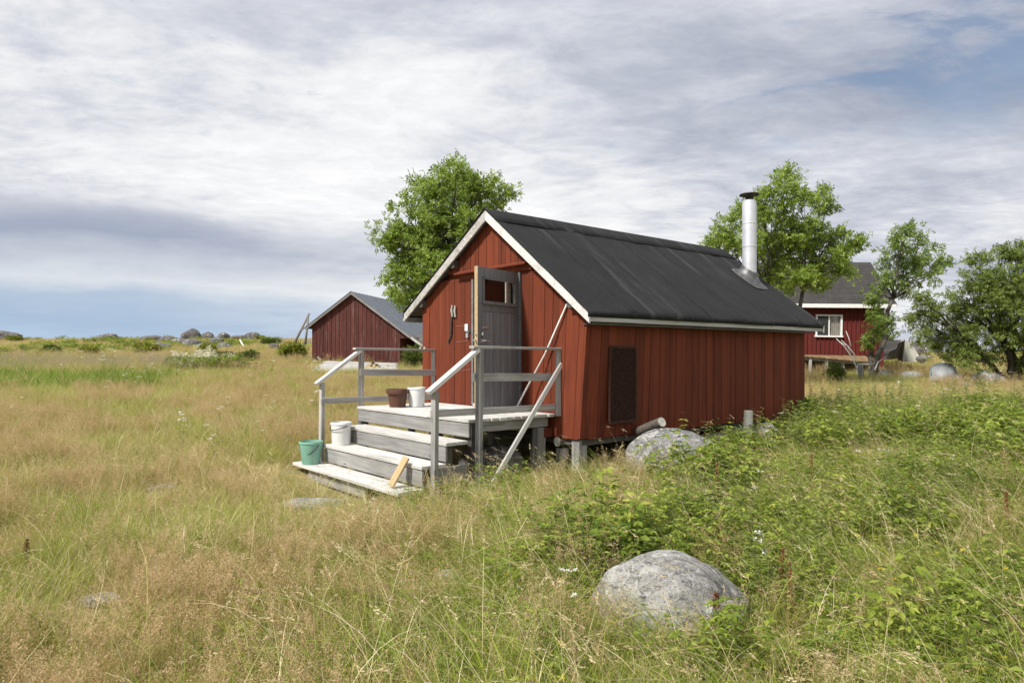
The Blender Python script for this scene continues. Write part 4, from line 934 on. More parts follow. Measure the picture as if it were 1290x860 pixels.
tree('leafy_tree', (570, 470), (566, 400), [(575, 222, 26), (552, 235, 24), (604, 236, 26), (625, 252, 20), (636, 240, 12), (530, 238, 20), (586, 250, 32), (548, 268, 33), (515, 275, 24), (498, 296, 22), (486, 304, 14), (530, 305, 34), (565, 295, 38), (600, 285, 36), (505, 328, 26), (545, 340, 38), (580, 335, 38), (520, 362, 28), (498, 350, 13), (545, 378, 30), (515, 385, 16), (497, 366, 9), (575, 212, 12), (610, 320, 30)], 21,
     'tall broad leafy tree rising behind the left slope of the cabin roof', seed=3, trunk_r=.15, tips=27, n_leaf=17, L=.18, spread=.115)
tree('leafy_tree', (985, 475), (985, 372), [(985, 240, 24), (960, 252, 24), (1012, 252, 24), (935, 272, 24), (912, 288, 18), (900, 298, 10), (1035, 248, 14), (1040, 262, 16), (960, 285, 32), (995, 285, 34), (1020, 292, 26), (940, 308, 26), (970, 320, 32), (1005, 325, 30), (1045, 302, 28), (1070, 312, 20), (1080, 302, 10), (1040, 335, 28), (1065, 335, 18), (1010, 350, 26), (985, 350, 26), (1030, 356, 18), (925, 310, 18), (990, 226, 12), (898, 310, 9)], 23,
     'round leafy tree rising behind the metal chimney pipe', seed=5, trunk_r=.11, tips=22, n_leaf=17, L=.19, stems=[(983, 372), (1010, 368), (968, 365)], spread=.125)
tree('rowan_tree', (1097, 474), (1126, 376), [(1140, 302, 18), (1128, 315, 16), (1158, 312, 18), (1178, 325, 16), (1190, 330, 9), (1120, 335, 15), (1145, 332, 22), (1170, 345, 16), (1135, 352, 18), (1112, 355, 13), (1105, 372, 10), (1150, 362, 12), (1118, 398, 12), (1108, 412, 13), (1117, 420, 10), (1098, 428, 10), (1102, 395, 9), (1143, 290, 8)], 27,
     'slim crooked rowan tree with open crown at the corner of the red house', seed=7, trunk_r=.13, tips=24, n_leaf=14, L=.21, mat='leaf_rowan', stems=[(1126, 376), (1103, 436)], spread=.13)
tree('willow_tree', (1277, 474), (1262, 430), [(1262, 325, 22), (1282, 330, 20), (1240, 345, 22), (1222, 352, 14), (1228, 325, 7), (1262, 360, 30), (1290, 362, 26), (1238, 378, 26), (1212, 375, 18), (1195, 385, 16), (1172, 385, 13), (1160, 376, 9), (1155, 395, 9), (1182, 398, 15), (1212, 402, 24), (1245, 405, 30), (1278, 400, 32), (1312, 380, 34), (1198, 420, 20), (1180, 425, 12), (1228, 430, 24), (1262, 432, 24), (1298, 425, 26), (1225, 445, 13), (1205, 440, 12), (1330, 420, 40), (1350, 370, 36), (1310, 335, 26), (1300, 318, 12), (1285, 312, 9), (1172, 412, 14), (1150, 408, 9), (1192, 440, 12), (1165, 424, 10), (1245, 358, 26), (1212, 438, 16), (1243, 450, 17), (1288, 452, 20), (1216, 453, 10), (1318, 450, 24)], 24,
     'wide spreading bushy tree with several dark trunks at the right edge', seed=9, trunk_r=.15, tips=30, n_leaf=15, L=.18, W=.36, mat='leaf_dark', bark='bark_dark', stems=[(1284, 420), (1262, 425), (1300, 425), (1240, 452)], spread=.12)
def bush(name, px, py0, py1, hw, Y, seed, label, mat='shrub', n=900, L=.10, W=.4, cat='bush', vertical=.4, flat_=1.0, lobes=7):
    """a shrub that stands on the ground: leafy shoots over a lobed mound"""
    Y = ground_Y(px, py1, 9)
    r = np.random.default_rng(seed); s = Y/F; x = (px-645)*s; g = H(x, Y); top = EYE+(HY-py0)*s; h = max(.25, top-g); w = hw*s
    root = empty(name, (x, Y, g)); pr(root, label, cat); st = MB(); P, D = [], []
    for k in range(lobes):
        a = r.uniform(0, 6.28); q = r.uniform(0, .62); c = np.array([math.cos(a)*q*w, math.sin(a)*q*w*.8, h*r.uniform(.40, .62)]); rad = np.array([w*.52, w*.45, h*.46])*r.uniform(.75, 1.1)
        m = n//lobes; d = unit(r.normal(0, 1, (m, 3))); rr = r.uniform(.55, 1.05, (m, 1)); p = c+d*rr*rad; p[:, 2] = np.maximum(p[:, 2], .02)
        P.append(p); D.append(unit(d+np.array([0, 0, vertical])))
        st.add(*tube([(0, 0, -.05), tuple(c*.5), tuple(c)], [.03, .02, .01], 5))
    st.build('stem', M['bark_dark'], root); P = np.concatenate(P); D = np.concatenate(D)
    V, Q = crown_mesh(P, D, r, 1, .02, L, W, 5, .1, .3); link('foliage', np_mesh('foliage', V, Q), M[mat], root); return root
bush('juniper_bush', 1053, 456, 487, 19, 23, 21, 'dark green rounded juniper bush in front of the red house', 'needle', 2600, .09, .22, vertical=.7)
bush('juniper_bush', 521, 437, 466, 17, 33, 22, 'dense green juniper bush in front of the lean-to opening', 'needle', 2600, .12, .25, vertical=.7)
bush('yellow_bush', 367, 431, 452, 22, 46, 23, 'yellow green bush standing just left of the barn corner', 'shrub', 1500, .26)
bush('yellow_bush', 262, 435, 449, 14, 47, 24, 'yellow green bush behind the cream meadowsweet flowers', 'shrub', 1300, .26)
bush('juniper_bush', 280, 446, 455, 22, 43, 25, 'low dark green juniper mat right behind the cream flowers', 'needle', 1500, .25, .3)
bush('yellow_bush', 184, 434, 446, 20, 52, 26, 'low yellow green bush in the middle of the left ridge', 'shrub', 1300, .28)
bush('low_shrub', 112, 438, 447, 14, 52, 27, 'dull green low shrub at left between tan grass patches', 'shrub', 1000, .28)
bush('yellow_bush', 17, 424, 431, 12, 62, 28, 'small yellow bush on the skyline at far left', 'shrub', 800, .30)
bush('low_shrub', 62, 438, 446, 12, 52, 29, 'greyish green low shrub nearest the left frame edge', 'needle', 800, .30)
bush('low_shrub', 313, 445, 456, 12, 44, 30, 'small dull shrub right of the juniper mat', 'needle', 800, .26)
bush('low_shrub', 340, 428, 436, 12, 54, 33, 'tiny shrub on the skyline above the yellow bush', 'needle', 700, .28)
bush('low_shrub', 220, 452, 466, 12, 33, 34, 'dark green shrub at the left end of the cream flowers', 'needle', 900, .2)
bush('leafy_bush', 1003, 505, 545, 30, 11.2, 31, 'bright green leafy bush against the far corner of the side wall', 'leaf_rowan', 900, .16, .5)
# dead branches before the house
def dead(label, paths, Y, r0, seed):
    f = at(*paths[0][0], Y); o = empty('dead_branch', f); pr(o, label, 'branch')
    for p in paths:
        r0 = .030 if p is paths[0] else .022
        V, Fs = tube([at(a, b, Y)-f+Vector((0, .1*i, 0)) for i, (a, b) in enumerate(p)], np.linspace(r0, r0*.4, len(p)), 7); link('limb', mesh('limb', V, Fs, True), M['wood_white'], o)
dead('bare bleached forked branch standing before the red house window', [[(1083, 472), (1076, 452), (1067, 436), (1058, 426)], [(1072, 445), (1069, 435), (1063, 428)], [(1079, 456), (1078, 446), (1072, 436), (1064, 431)], [(1072, 436), (1071, 426), (1069, 416.5)]], 26, .05, 1)
dead('thin pale stick slanting from the rowan trunk toward the tent', [[(1102, 466), (1108, 456), (1120, 449)]], 26.5, .045, 2)
tk = at(1085, 478, 26); lone('stump_post', (tk.x, tk.y, H(tk.x, tk.y)-.1), at(1084, 459, 26), .16, .14, 'wood_grey', 'short dark wooden post right beside the bleached branch', 'post', up=(0, 1, 0))

# ------------------------------------------------------------------ meadow: grasses, herbs, flowers (nobody could count them)
def scatter(name, protos, P, rot, scl, label=None):
    """every plant is an instance of one of the small plant meshes; the host mesh holds the places"""
    me = bpy.data.meshes.new(name); me.vertices.add(len(P)); me.vertices.foreach_set('co', np.ascontiguousarray(P, np.float32).ravel())
    a = me.attributes.new('rot', 'FLOAT_VECTOR', 'POINT'); a.data.foreach_set('vector', np.ascontiguousarray(rot, np.float32).ravel())
    a = me.attributes.new('scl', 'FLOAT', 'POINT'); a.data.foreach_set('value', np.ascontiguousarray(scl, np.float32))
    a = me.attributes.new('pick', 'INT', 'POINT'); a.data.foreach_set('value', rng.integers(0, len(protos), len(P)).astype(np.int32))
    o = link(name, me); o['kind'] = 'stuff'
    if label: o['label'] = label
    g = bpy.data.node_groups.new(name, 'GeometryNodeTree')
    g.interface.new_socket('Geometry', in_out='INPUT', socket_type='NodeSocketGeometry'); g.interface.new_socket('Geometry', in_out='OUTPUT', socket_type='NodeSocketGeometry')
    N = g.nodes; gi, go = N.new('NodeGroupInput'), N.new('NodeGroupOutput'); ip = N.new('GeometryNodeInstanceOnPoints'); gti = N.new('GeometryNodeGeometryToInstance')
    g.links.new(gi.outputs[0], ip.inputs['Points'])
    for p in reversed(protos):
        oi = N.new('GeometryNodeObjectInfo'); oi.inputs['Object'].default_value = p; oi.inputs['As Instance'].default_value = False
        g.links.new(oi.outputs['Geometry'], gti.inputs[0])
    g.links.new(gti.outputs[0], ip.inputs['Instance']); ip.inputs['Pick Instance'].default_value = True
    for nm, typ, sock in (('rot', 'FLOAT_VECTOR', 'Rotation'), ('scl', 'FLOAT', 'Scale'), ('pick', 'INT', 'Instance Index')):
        na = N.new('GeometryNodeInputNamedAttribute'); na.data_type = typ; na.inputs['Name'].default_value = nm; g.links.new(na.outputs['Attribute'], ip.inputs[sock])
    g.links.new(ip.outputs[0], go.inputs[0])
    md = o.modifiers.new('plants', 'NODES'); md.node_group = g; return o
class Plant:
    def __init__(s): s.V, s.F, s.m = [], [], []; s.n = 0
    def quads(s, V, Q, mat): s.V.append(np.asarray(V, float).reshape(-1, 3)); s.F += [tuple(int(i)+s.n for i in f) for f in Q]; s.m += [mat]*len(Q); s.n += len(s.V[-1])
    def blade(s, b, h, az, lean_, curl, w, mat, seg=3, face=None):
        """a ribbon that rises, leans by lean_ and bends over by curl (all in units of its height)"""
        b = np.array(b); d = np.array([math.cos(az), math.sin(az), 0]); fa = az+math.pi/2 if face is None else face
        sd = np.array([math.cos(fa), math.sin(fa), 0]); V, Q = [], []
        for i in range(seg+1):
            t = i/seg; out = lean_*t+curl*t*t; up = t-.5*curl*curl*t*t*t*.9 if curl < 1 else math.sin(t*2.2)/2.2*1.6
            c = b+d*(out*h)+np.array([0, 0, up*h]); wd = w*(1-t**2.2)*.5+.0002
            V += [c-sd*wd, c+sd*wd]
        for i in range(seg): Q.append((2*i, 2*i+1, 2*i+3, 2*i+2))
        s.quads(V, Q, mat); return c
    def obj(s, name, mats):
        me = bpy.data.meshes.new(name); me.from_pydata(np.concatenate(s.V).tolist(), [], s.F)
        for m in mats: me.materials.append(m)
        me.polygons.foreach_set('material_index', np.array(s.m, np.int32)); me.update(); return bpy.data.objects.new(name, me)
M['grass'] = leaf('meadow_grass', [(0, (.17, .20, .032)), (.35, (.32, .31, .065)), (.6, (.50, .42, .15)), (.8, (.64, .51, .26)), (1, (.72, .60, .37))], .42, .6, field=(.45, .9), objvar=.3)
M['green_grass'] = leaf('green_grass', [(0, (.13, .20, .024)), (.4, (.26, .34, .044)), (.75, (.43, .47, .085)), (1, (.60, .56, .20))], .45, .5, field=(.6, .5), objvar=.35)
M['sedge'] = leaf('bright_sedge', [(0, (.10, .18, .022)), (.5, (.20, .30, .035)), (1, (.36, .42, .09))], .4, .5, field=(.5, .7), objvar=.4)
M['straw'] = leaf('straw', [(0, (.42, .34, .16)), (.5, (.58, .49, .27)), (1, (.70, .62, .41))], .25, .7, objvar=.3)
M['panicle'] = leaf('pink_panicle', [(0, (.38, .25, .13)), (.5, (.54, .39, .215)), (1, (.66, .52, .32))], .4, .8, field=(.5, .5), objvar=.45)
M['greyseed'] = leaf('grey_seed_head', [(0, (.22, .185, .15)), (.5, (.33, .28, .23)), (1, (.44, .38, .31))], .25, .8, objvar=.4)
M['seed'] = leaf('ripe_seed_head', [(0, (.38, .29, .15)), (1, (.60, .50, .30))], .25, .8, objvar=.4)
M['herb'] = leaf('herb_leaf', [(0, (.08, .135, .020)), (.4, (.19, .26, .036)), (.75, (.34, .40, .065)), (1, (.52, .52, .13))], .44, .5, field=(.8, .4), objvar=.35)
M['weed'] = leaf('weed_leaf', [(0, (.12, .18, .035)), (.5, (.21, .27, .06)), (1, (.40, .42, .14))], .42, .5, field=(.7, .5), objvar=.4)
M['stem'] = leaf('herb_stem', [(0, (.10, .11, .04)), (1, (.21, .16, .08))], .1, .7, objvar=.4)
M['petal'] = leaf('white_petal', [(0, (.66, .64, .55)), (1, (.80, .79, .72))], .3, .7, objvar=.2)
M['cream'] = leaf('cream_petal', [(0, (.60, .56, .38)), (1, (.76, .73, .55))], .3, .7, objvar=.2)
M['yellow'] = leaf('yellow_petal', [(0, (.62, .44, .03)), (1, (.75, .58, .06))], .3, .6, objvar=.2)
M['rust'] = leaf('rusty_seeds', [(0, (.13, .05, .025)), (1, (.30, .13, .06))], .2, .8, objvar=.3)
pr_ = random.Random(17); U = pr_.uniform
def p_tuft(mat, n, h0, h1, sp, ln, cu, w, straw=.15):
    p = Plant()
    for _ in range(n):
        a = U(0, 6.28); q = sp*math.sqrt(U(0, 1)); p.blade((q*math.cos(a), q*math.sin(a), -.02), U(h0, h1), a+U(-1, 1), U(.05, ln), U(.1, cu), w*U(.7, 1.3), 1 if U(0, 1) < straw else 0, 4, U(0, 6.28))
    return p.obj('grass_tuft', [M[mat], M['straw']])
def p_panicle(n, h0, h1, sp, head, mat='panicle', ns=26, wid=.035, blades=8, bm='grass'):
    p = Plant()
    for _ in range(n):
        a = U(0, 6.28); q = sp*math.sqrt(U(0, 1)); h = U(h0, h1); az = U(0, 6.28); ln, cu = U(.02, .22), U(.0, .25)
        b = np.array([q*math.cos(a), q*math.sin(a), -.02]); top = p.blade(b, h, az, ln, cu, .0026, 1, 4, U(0, 6.28)); d = unit(top-b)
        hl = head*U(.7, 1.2)
        for k in range(ns):
            t = U(0, 1); c = top-d*hl*(1-t); rad = wid*(1-t*.75)*U(.3, 1); an = U(0, 6.28); e = c+np.array([math.cos(an)*rad, math.sin(an)*rad, rad*U(.2, .9)]); l = U(.005, .009); ww = U(.0022, .0034); f = U(0, 6.28)
            s = np.array([math.cos(f), math.sin(f), 0])*ww; u = unit(e-c)*l
            p.quads([e-s, e+s, e+s*.4+u, e-s*.4+u], [(0, 1, 2, 3)], 0)
            if k % 2 == 0: sd = np.array([math.sin(an), -math.cos(an), 0])*.0005; p.quads([c-sd, c+sd, e+sd, e-sd], [(0, 1, 2, 3)], 0)
    for _ in range(blades): p.blade((U(-sp, sp), U(-sp, sp), -.02), U(.1, .24), U(0, 6.28), U(.1, .5), U(.1, .8), .003, 1, 3, U(0, 6.28))
    return p.obj('bent_grass', [M[mat], M[bm]])
def p_arch(n, h0, h1, mat='green_grass', heads=2, straw=.3):
    p = Plant(); az0 = U(0, 6.28)
    for _ in range(n):
        p.blade((U(-.1, .1), U(-.1, .1), -.02), U(h0, h1), U(-1.0, 1.0), U(.1, .5), U(.4, 1.5), U(.0028, .0055), 1 if U(0, 1) < straw else 0, 7, U(0, 6.28))
    for _ in range(heads):
        b = np.array([U(-.1, .1), U(-.1, .1), 0]); az = U(-1.2, 1.2); h = U(h0, h1)*1.15; top = p.blade(b, h, az, U(.05, .3), U(.2, .6), .0028, 1, 5, U(0, 6.28))
        d = np.array([math.cos(az)*.8, math.sin(az)*.8, .1])
        for k in range(14):
            t = k/14; e = top-d*.12*(1-t)+np.array([U(-.006, .006), U(-.006, .006), U(-.004, .008)]); s = np.array([U(-1, 1), U(-1, 1), U(-.3, .3)]); s = unit(s)*.004
            p.quads([e-s, e+s, e+d*.018+s*.4, e+d*.018-s*.4], [(0, 1, 2, 3)], 2)
    return p.obj('arching_grass', [M[mat], M['straw'], M['seed']])
def p_herb(stems, h0, h1, L, W, mat='herb', leaflets=3, wide=.10, flower=None):
    p = Plant(); r = np.random.default_rng(pr_.randrange(10**6))
    for _ in range(stems):
        a = U(0, 6.28); q = wide*math.sqrt(U(0, 1)); b = np.array([q*math.cos(a), q*math.sin(a), -.02]); h = U(h0, h1); ln = U(.05, .45); az = a+U(-.7, .7)
        top = p.blade(b, h, az, ln, U(0, .3), .004, 1, 4, U(0, 6.28)); nl = int(5+h*12)
        for k in range(nl):
            t = .25+.75*k/nl; c = b*(1-t)+top*t; an = k*2.4+U(-.5, .5); d0 = unit(np.array([[math.cos(an), math.sin(an), U(.1, .6)]]))[0]; st = c+d0*L*U(.35, .7)
            for j in range(leaflets):
                off = (j-(leaflets-1)/2)*.95; d = np.array([math.cos(an+off), math.sin(an+off), U(-.35, .15)]); d = unit(d[None])[0]; n_ = unit((np.array([0, 0, 1.])+r.normal(0, .35, 3))[None]); n_ = unit(n_-d*np.sum(n_*d))
                l = L*U(.7, 1.2)*(1.15 if j == (leaflets-1)//2 else .9)
                V, Q = leaf_faces(st[None], d[None], n_, np.array([l]), np.array([l*W]), r); p.quads(V, Q, 0)
    return p.obj('leafy_herb', [M[mat], M['stem']])
def p_weed(stems, h0, h1, L, W):
    p = Plant(); r = np.random.default_rng(pr_.randrange(10**6))
    for _ in range(stems):
        b = np.array([U(-.1, .1), U(-.1, .1), -.02]); h = U(h0, h1); top = p.blade(b, h, U(0, 6.28), U(.02, .25), U(0, .2), .005, 1, 5, U(0, 6.28)); nl = int(h*38)
        for k in range(nl):
            t = .15+.85*k/nl; c = b*(1-t)+top*t; an = k*2.4+U(-.4, .4); d = unit(np.array([[math.cos(an), math.sin(an), U(-.1, .9)]])); n_ = unit(np.array([[0, 0, 1.]])+r.normal(0, .3, (1, 3))); n_ = unit(n_-d*np.sum(n_*d)); l = L*U(.7, 1.2)*(1.1-.5*t)
            V, Q = leaf_faces(c[None], d, n_, np.array([l]), np.array([l*W]), r); p.quads(V, Q, 0)
    return p.obj('tall_weed', [M['weed'], M['stem']])
def p_flower(n, h0, h1, mat, kind='umbel', size=.03):
    p = Plant(); r = np.random.default_rng(pr_.randrange(10**6))
    for _ in range(n):
        b = np.array([U(-.12, .12), U(-.12, .12), -.02]); top = p.blade(b, U(h0, h1), U(0, 6.28), U(0, .2), U(0, .15), .004, 1, 4, U(0, 6.28))
        for k in range(16 if kind == 'umbel' else 30):
            if kind == 'umbel': o = np.array([U(-1, 1)*size, U(-1, 1)*size, U(-.3, .3)*size])
            else: o = np.array([U(-1, 1)*size, U(-1, 1)*size, U(-1.6, 1.2)*size])
            c = top+o; s = size*.30; t = unit(r.normal(0, 1, 3)+np.array([0, 0, 1.5])); u = unit(np.cross(t, [1, .2, .1])); v = np.cross(t, u)
            p.quads([c-u*s, c-v*s, c+u*s, c+v*s], [(0, 1, 2, 3)], 0)
        for k in range(6):
            t = U(.1, .8); c = b*(1-t)+top*t; an = U(0, 6.28); d = unit(np.array([math.cos(an), math.sin(an), .3])); V, Q = leaf_faces(c[None], d[None], unit(np.array([[.1, 0, 1.]])), np.array([.07]), np.array([.018]), r); p.quads(V, Q, 2)
    return p.obj('wild_flower', [M[mat], M['stem'], M['herb']])

CA, SA = math.cos(TH), math.sin(TH)
def local_uv(x, y): dx, dy = x-C0.x, y-C0.y; return dx*CA+dy*SA, -dx*SA+dy*CA
def blocked(x, y, edge=0.0, kind=''):
    u, v = local_uv(x, y); tall = .0 if edge < .06 else .5
    b = (u > .10-edge) & (u < 5.55+edge) & (v > .14-edge) & (v < 3.6+edge)     # cabin
    b |= (u > -.3) & (u < 1.5) & (v > .14-tall*.6) & (v < .5)
    b |= (u > -1.40-edge) & (u < .12) & (v > .60-edge) & (v < 3.15+edge)                                # deck
    b |= (u > -2.60-edge-tall*1.3) & (u <= -1.38) & (v > .46-edge-tall*.5) & (v < 3.36+edge+tall*.4)
    b |= (u > -1.4) & (u < .2) & (v > .60-tall*.9) & (v < 1)                             # steps
    for ex, ey, rx, ry, a in KEEP:
        dx, dy = (x-ex)*math.cos(a)+(y-ey)*math.sin(a), -(x-ex)*math.sin(a)+(y-ey)*math.cos(a); b |= (dx/(rx+edge))**2+(dy/(ry+edge))**2 < 1
    px = 645+x/y*F
    b |= (y > (29.5 if edge < .06 else 25)) & (y < 36.4) & (px > 392) & (px < 505)                                                # board platform
    b |= (y > 37.4) & (y < 47) & (px > 394) & (px < 560)                                                # barn
    b |= (y > 30-.17*(x-16)) & (y < 37) & (x > 7.2) & (x < 16.6)                                        # house
    return b
def field(D0, Y0, Y1, mask, pw=1.15, edge=.05, xr=.84, Yn=6.0, seed=0):
    """random places between Y0 and Y1 in front of the camera; D0 plants per square metre near, thinning with distance; mask(x, y) in 0..1"""
    r = np.random.default_rng(1000+seed); yy = np.linspace(Y0, Y1, 400); dens = D0*np.minimum(1, (Yn/yy)**pw)*(2*(xr*yy+.8)); cum = np.concatenate([[0], np.cumsum((dens[1:]+dens[:-1])/2*np.diff(yy))]); n = int(cum[-1])
    y = np.interp(r.random(n)*cum[-1], cum, yy); x = (r.random(n)*2-1)*(xr*y+.8)
    k = r.random(n) < mask(x, y); x, y = x[k], y[k]; k = ~blocked(x, y, edge); x, y = x[k], y[k]
    # nothing inside the lens
    k = (x**2+y**2) > 1.2; x, y = x[k], y[k]
    return np.stack([x, y, height(x, y)-.01], 1), r
def place(name, protos, P, r, s0=.8, s1=1.25, tilt=.12, grow=(14, .55), wind=None, label=None, bump=None):
    n = len(P); rot = np.stack([r.normal(0, tilt, n), r.normal(0, tilt, n), r.random(n)*6.283 if wind is None else wind(P)+r.normal(0, .6, n)], 1)
    s = r.uniform(s0, s1, n)*np.maximum(1, P[:, 1]/grow[0])**grow[1]
    if bump is not None: s = s*bump(P)
    return scatter(name, protos, P, rot, s, label)
def wall_m(x, y): u, v = local_uv(x, y); return sst(v, -1.0, -.5)*(1-sst(u, 2.7, 3.6))
def clump_m(x, y): return sum(w*np.exp(-((x-a)/p)**2-((y-b)/q)**2) for a, b, p, q, w in ((.72, 5.25, .42, .5, 1.0), (1.9, 5.6, .6, .6, .6), (1.55, 4.7, .28, .6, .55), (1.0, 3.55, .4, .16, .5), (2.3, 3.7, .5, .4, .5), (2.9, 5.6, .7, .6, .6)))
# where things grow
def right_m(x, y): return sst(x-(.75+.42*(y-5))+(fbm(x*.7, y*.7, 31)-.5)*1.6, -.55, .65)*(1-sst(y, 12.5, 16.5))*(1-wall_m(x, y))
def center_m(x, y): return sst(x+.9+.25*(y-4)+(fbm(x*.5, y*.5, 33)-.5)*2.2, -.9, .7)*(1-right_m(x, y))*(1-sst(y, 7.5, 10))
def left_m(x, y): return (1-right_m(x, y))*(1-.75*center_m(x, y))
def patch(x, y, f, sd, lo=.42, hi=.58): return sst(fbm(x*f, y*f, sd), lo, hi)
def sedge_m(x, y):
    px = 645+x/y*F; return sst(y, 19.6, 21)*(1-sst(y, 25.5, 28))*(1-sst(px, 170, 235))*sst(fbm(x*.5, y*.5, 37), .22, .42)
def grey_m(x, y):
    px = 645+x/y*F; return sst(y, 26, 28)*(1-sst(y, 36, 42))*(1-sst(px, 215, 300))
def ridge_m(x, y): return sst(y, 40, 50)
def path_m(x, y):                                     # trodden strip to the steps
    u, v = local_uv(x, y); return np.exp(-(((u+3.05+.25*np.maximum(v-3, 0))/.8)**2))*sst(v, .2, 1)*(1-sst(v, 4.6, 7))
short = [p_tuft('grass', 26, .08, .24, .09, .5, .9, .0030) for _ in range(4)]
green = [p_tuft('green_grass', 26, .14, .36, .09, .4, .8, .0036, .12) for _ in range(4)]
P, r = field(150, 1.6, 90, lambda x, y: .95-.75*right_m(x, y)-.5*sedge_m(x, y), seed=1); place('meadow_grass', short, P, r, .8, 1.3, grow=(14, .28), label='short mixed green and straw coloured meadow grass')
P, r = field(90, 1.6, 60, lambda x, y: np.clip(.75*right_m(x, y)+.60*center_m(x, y)+left_m(x, y)*(.08+.92*(1-patch(x, y, .8, 43, .42, .52))*patch(x, y, 1.1, 41, .38, .52)), 0, 1)*(1-.8*path_m(x, y)), seed=2); place('green_grass', green, P, r, .75, 1.25, grow=(14, .3), label='fresh green grass tufts in patches of the meadow')
bent = [p_panicle(11, .24, .44, .11, .13, ns=36, wid=.040) for _ in range(5)]
P, r = field(60, 1.9, 46, lambda x, y: np.clip((left_m(x, y)*(.12+.88*patch(x, y, .8, 43, .44, .54))+.25*center_m(x, y)*patch(x, y, .9, 44, .45, .6)+.12*right_m(x, y))*(1-.9*path_m(x, y))*(1-sedge_m(x, y))*(1-.8*grey_m(x, y)), 0, 1), seed=3, edge=.10); place('pink_bent_grass', bent, P, r, .75, 1.25, .08, grow=(14, .2), label='airy pinkish brown bent grass heads over the meadow')
arch = [p_arch(14, .33, .60, 'green_grass', 1, .16) for _ in range(5)]
P, r = field(38, 1.8, 16, lambda x, y: np.clip(center_m(x, y)*.9+.95*right_m(x, y)+.15*left_m(x, y), 0, 1)*(1-.9*path_m(x, y)), seed=4, edge=.12)
place('long_arching_grass', arch, P, r, .7, 1.15, .15, wind=lambda P: 1.5+3.2*fbm(P[:, 0]*.7, P[:, 1]*.7, 47), label='long matted yellow green grass bending over in the foreground')
stw = [p_arch(9, .30, .55, 'straw', 2, .6) for _ in range(3)]
P, r = field(20, 1.8, 18, lambda x, y: np.clip(center_m(x, y)*.45+.15*right_m(x, y)+.35*left_m(x, y)*patch(x, y, .8, 48)+.9*path_m(x, y), 0, 1), seed=5); place('dry_straw', stw, P, r, .6, 1.1, .25, label='dry bent straw stalks among the green grass')
herbs = [p_herb(11, .20, .46, .046, .46, leaflets=3) for _ in range(2)]+[p_herb(10, .22, .50, .055, .38, leaflets=5) for _ in range(3)]+[p_herb(8, .26, .52, .060, .52, leaflets=3)]
P, r = field(34, 2.0, 19, lambda x, y: np.clip(right_m(x, y)*(.12+.88*patch(x, y, .95, 51, .45, .56))*(.36+.50*sst(y, 5.0, 8.5))+.03*center_m(x, y)+.85*clump_m(x, y), 0, 1), pw=.8, Yn=9, seed=6, edge=.08); place('leafy_herbs', herbs, P, r, .65, 1.2, .12, bump=lambda P: .80+.45*clump_m(P[:, 0], P[:, 1])+.62*patch(P[:, 0], P[:, 1], .9, 77, .38, .64)*sst(P[:, 1], 4.5, 8)*(1-.6*sst(P[:, 1], 11, 15)), label='green raspberry and meadow herbs covering the bank at right')
P, r = field(5, 2.0, 12, lambda x, y: .6*left_m(x, y)*patch(x, y, .8, 53, .55, .65)+.15*center_m(x, y), seed=7, edge=.1); place('low_herbs', herbs, P, r, .4, .7, .2, label='few low leafy herbs between the meadow grasses')
sed = [p_tuft('sedge', 34, .35, .95, .16, .35, .5, .014, .03) for _ in range(3)]
P, r = field(7, 18, 30, sedge_m, pw=0, seed=8, xr=.95); place('bright_sedge', sed, P, r, .5, .85, .06, grow=(60, 1), label='bright green sedge bed on the left side of the field')
gre = [p_panicle(9, .45, .75, .16, .22, 'greyseed', 34, .05, 10) for _ in range(3)]
P, r = field(7, 25, 44, lambda x, y: grey_m(x, y), pw=0, seed=9, xr=.95); place('grey_reed_grass', gre, P, r, .8, 1.25, .06, grow=(60, 1), label='greyish purple tall seed grass behind the bright sedge')
tall = [p_weed(5, .45, .85, .085, .24) for _ in range(4)]
P, r = field(11, 3.0, 18, lambda x, y: np.clip(right_m(x, y)*patch(x, y, 1.0, 82, .42, .56)*(.6+.4*sst(y, 5, 8))+.5*clump_m(x, y), 0, 1), pw=.7, Yn=9, seed=21, edge=.10); place('tall_weeds', tall, P, r, .6, 1.1, .10, label='taller narrow leaved weeds rising out of the herbs at right')
tan = [p_tuft('straw', 30, .25, .55, .16, .4, .5, .012, .4) for _ in range(3)]
M['tan'] = leaf('tan_ridge_grass', [(0, (.34, .24, .09)), (.5, (.50, .36, .15)), (1, (.60, .47, .24))], .3, .7, field=(.15, .8), objvar=.5)
tan = [p_tuft('tan', 30, .14, .32, .20, .5, .7, .013, .1) for _ in range(3)]
P, r = field(3.2, 38, 95, lambda x, y: ridge_m(x, y)*(.45+.55*patch(x, y, .12, 57, .35, .55)), pw=0, seed=10, xr=.95); place('tan_ridge_grass', tan, P, r, .8, 1.4, .06, grow=(200, 1), label='orange tan dry grass along the ridge')
heath = [p_herb(10, .15, .35, .10, .5, 'herb', 3, .25) for _ in range(3)]
P, r = field(.55, 30, 80, lambda x, y: sst(y, 28, 40)*patch(x, y, .16, 58, .48, .58), pw=0, seed=11, xr=.95); place('green_heath', heath, P, r, 1.0, 2.0, .1, grow=(200, 1), label='low green heath plants dotted over the ridge')
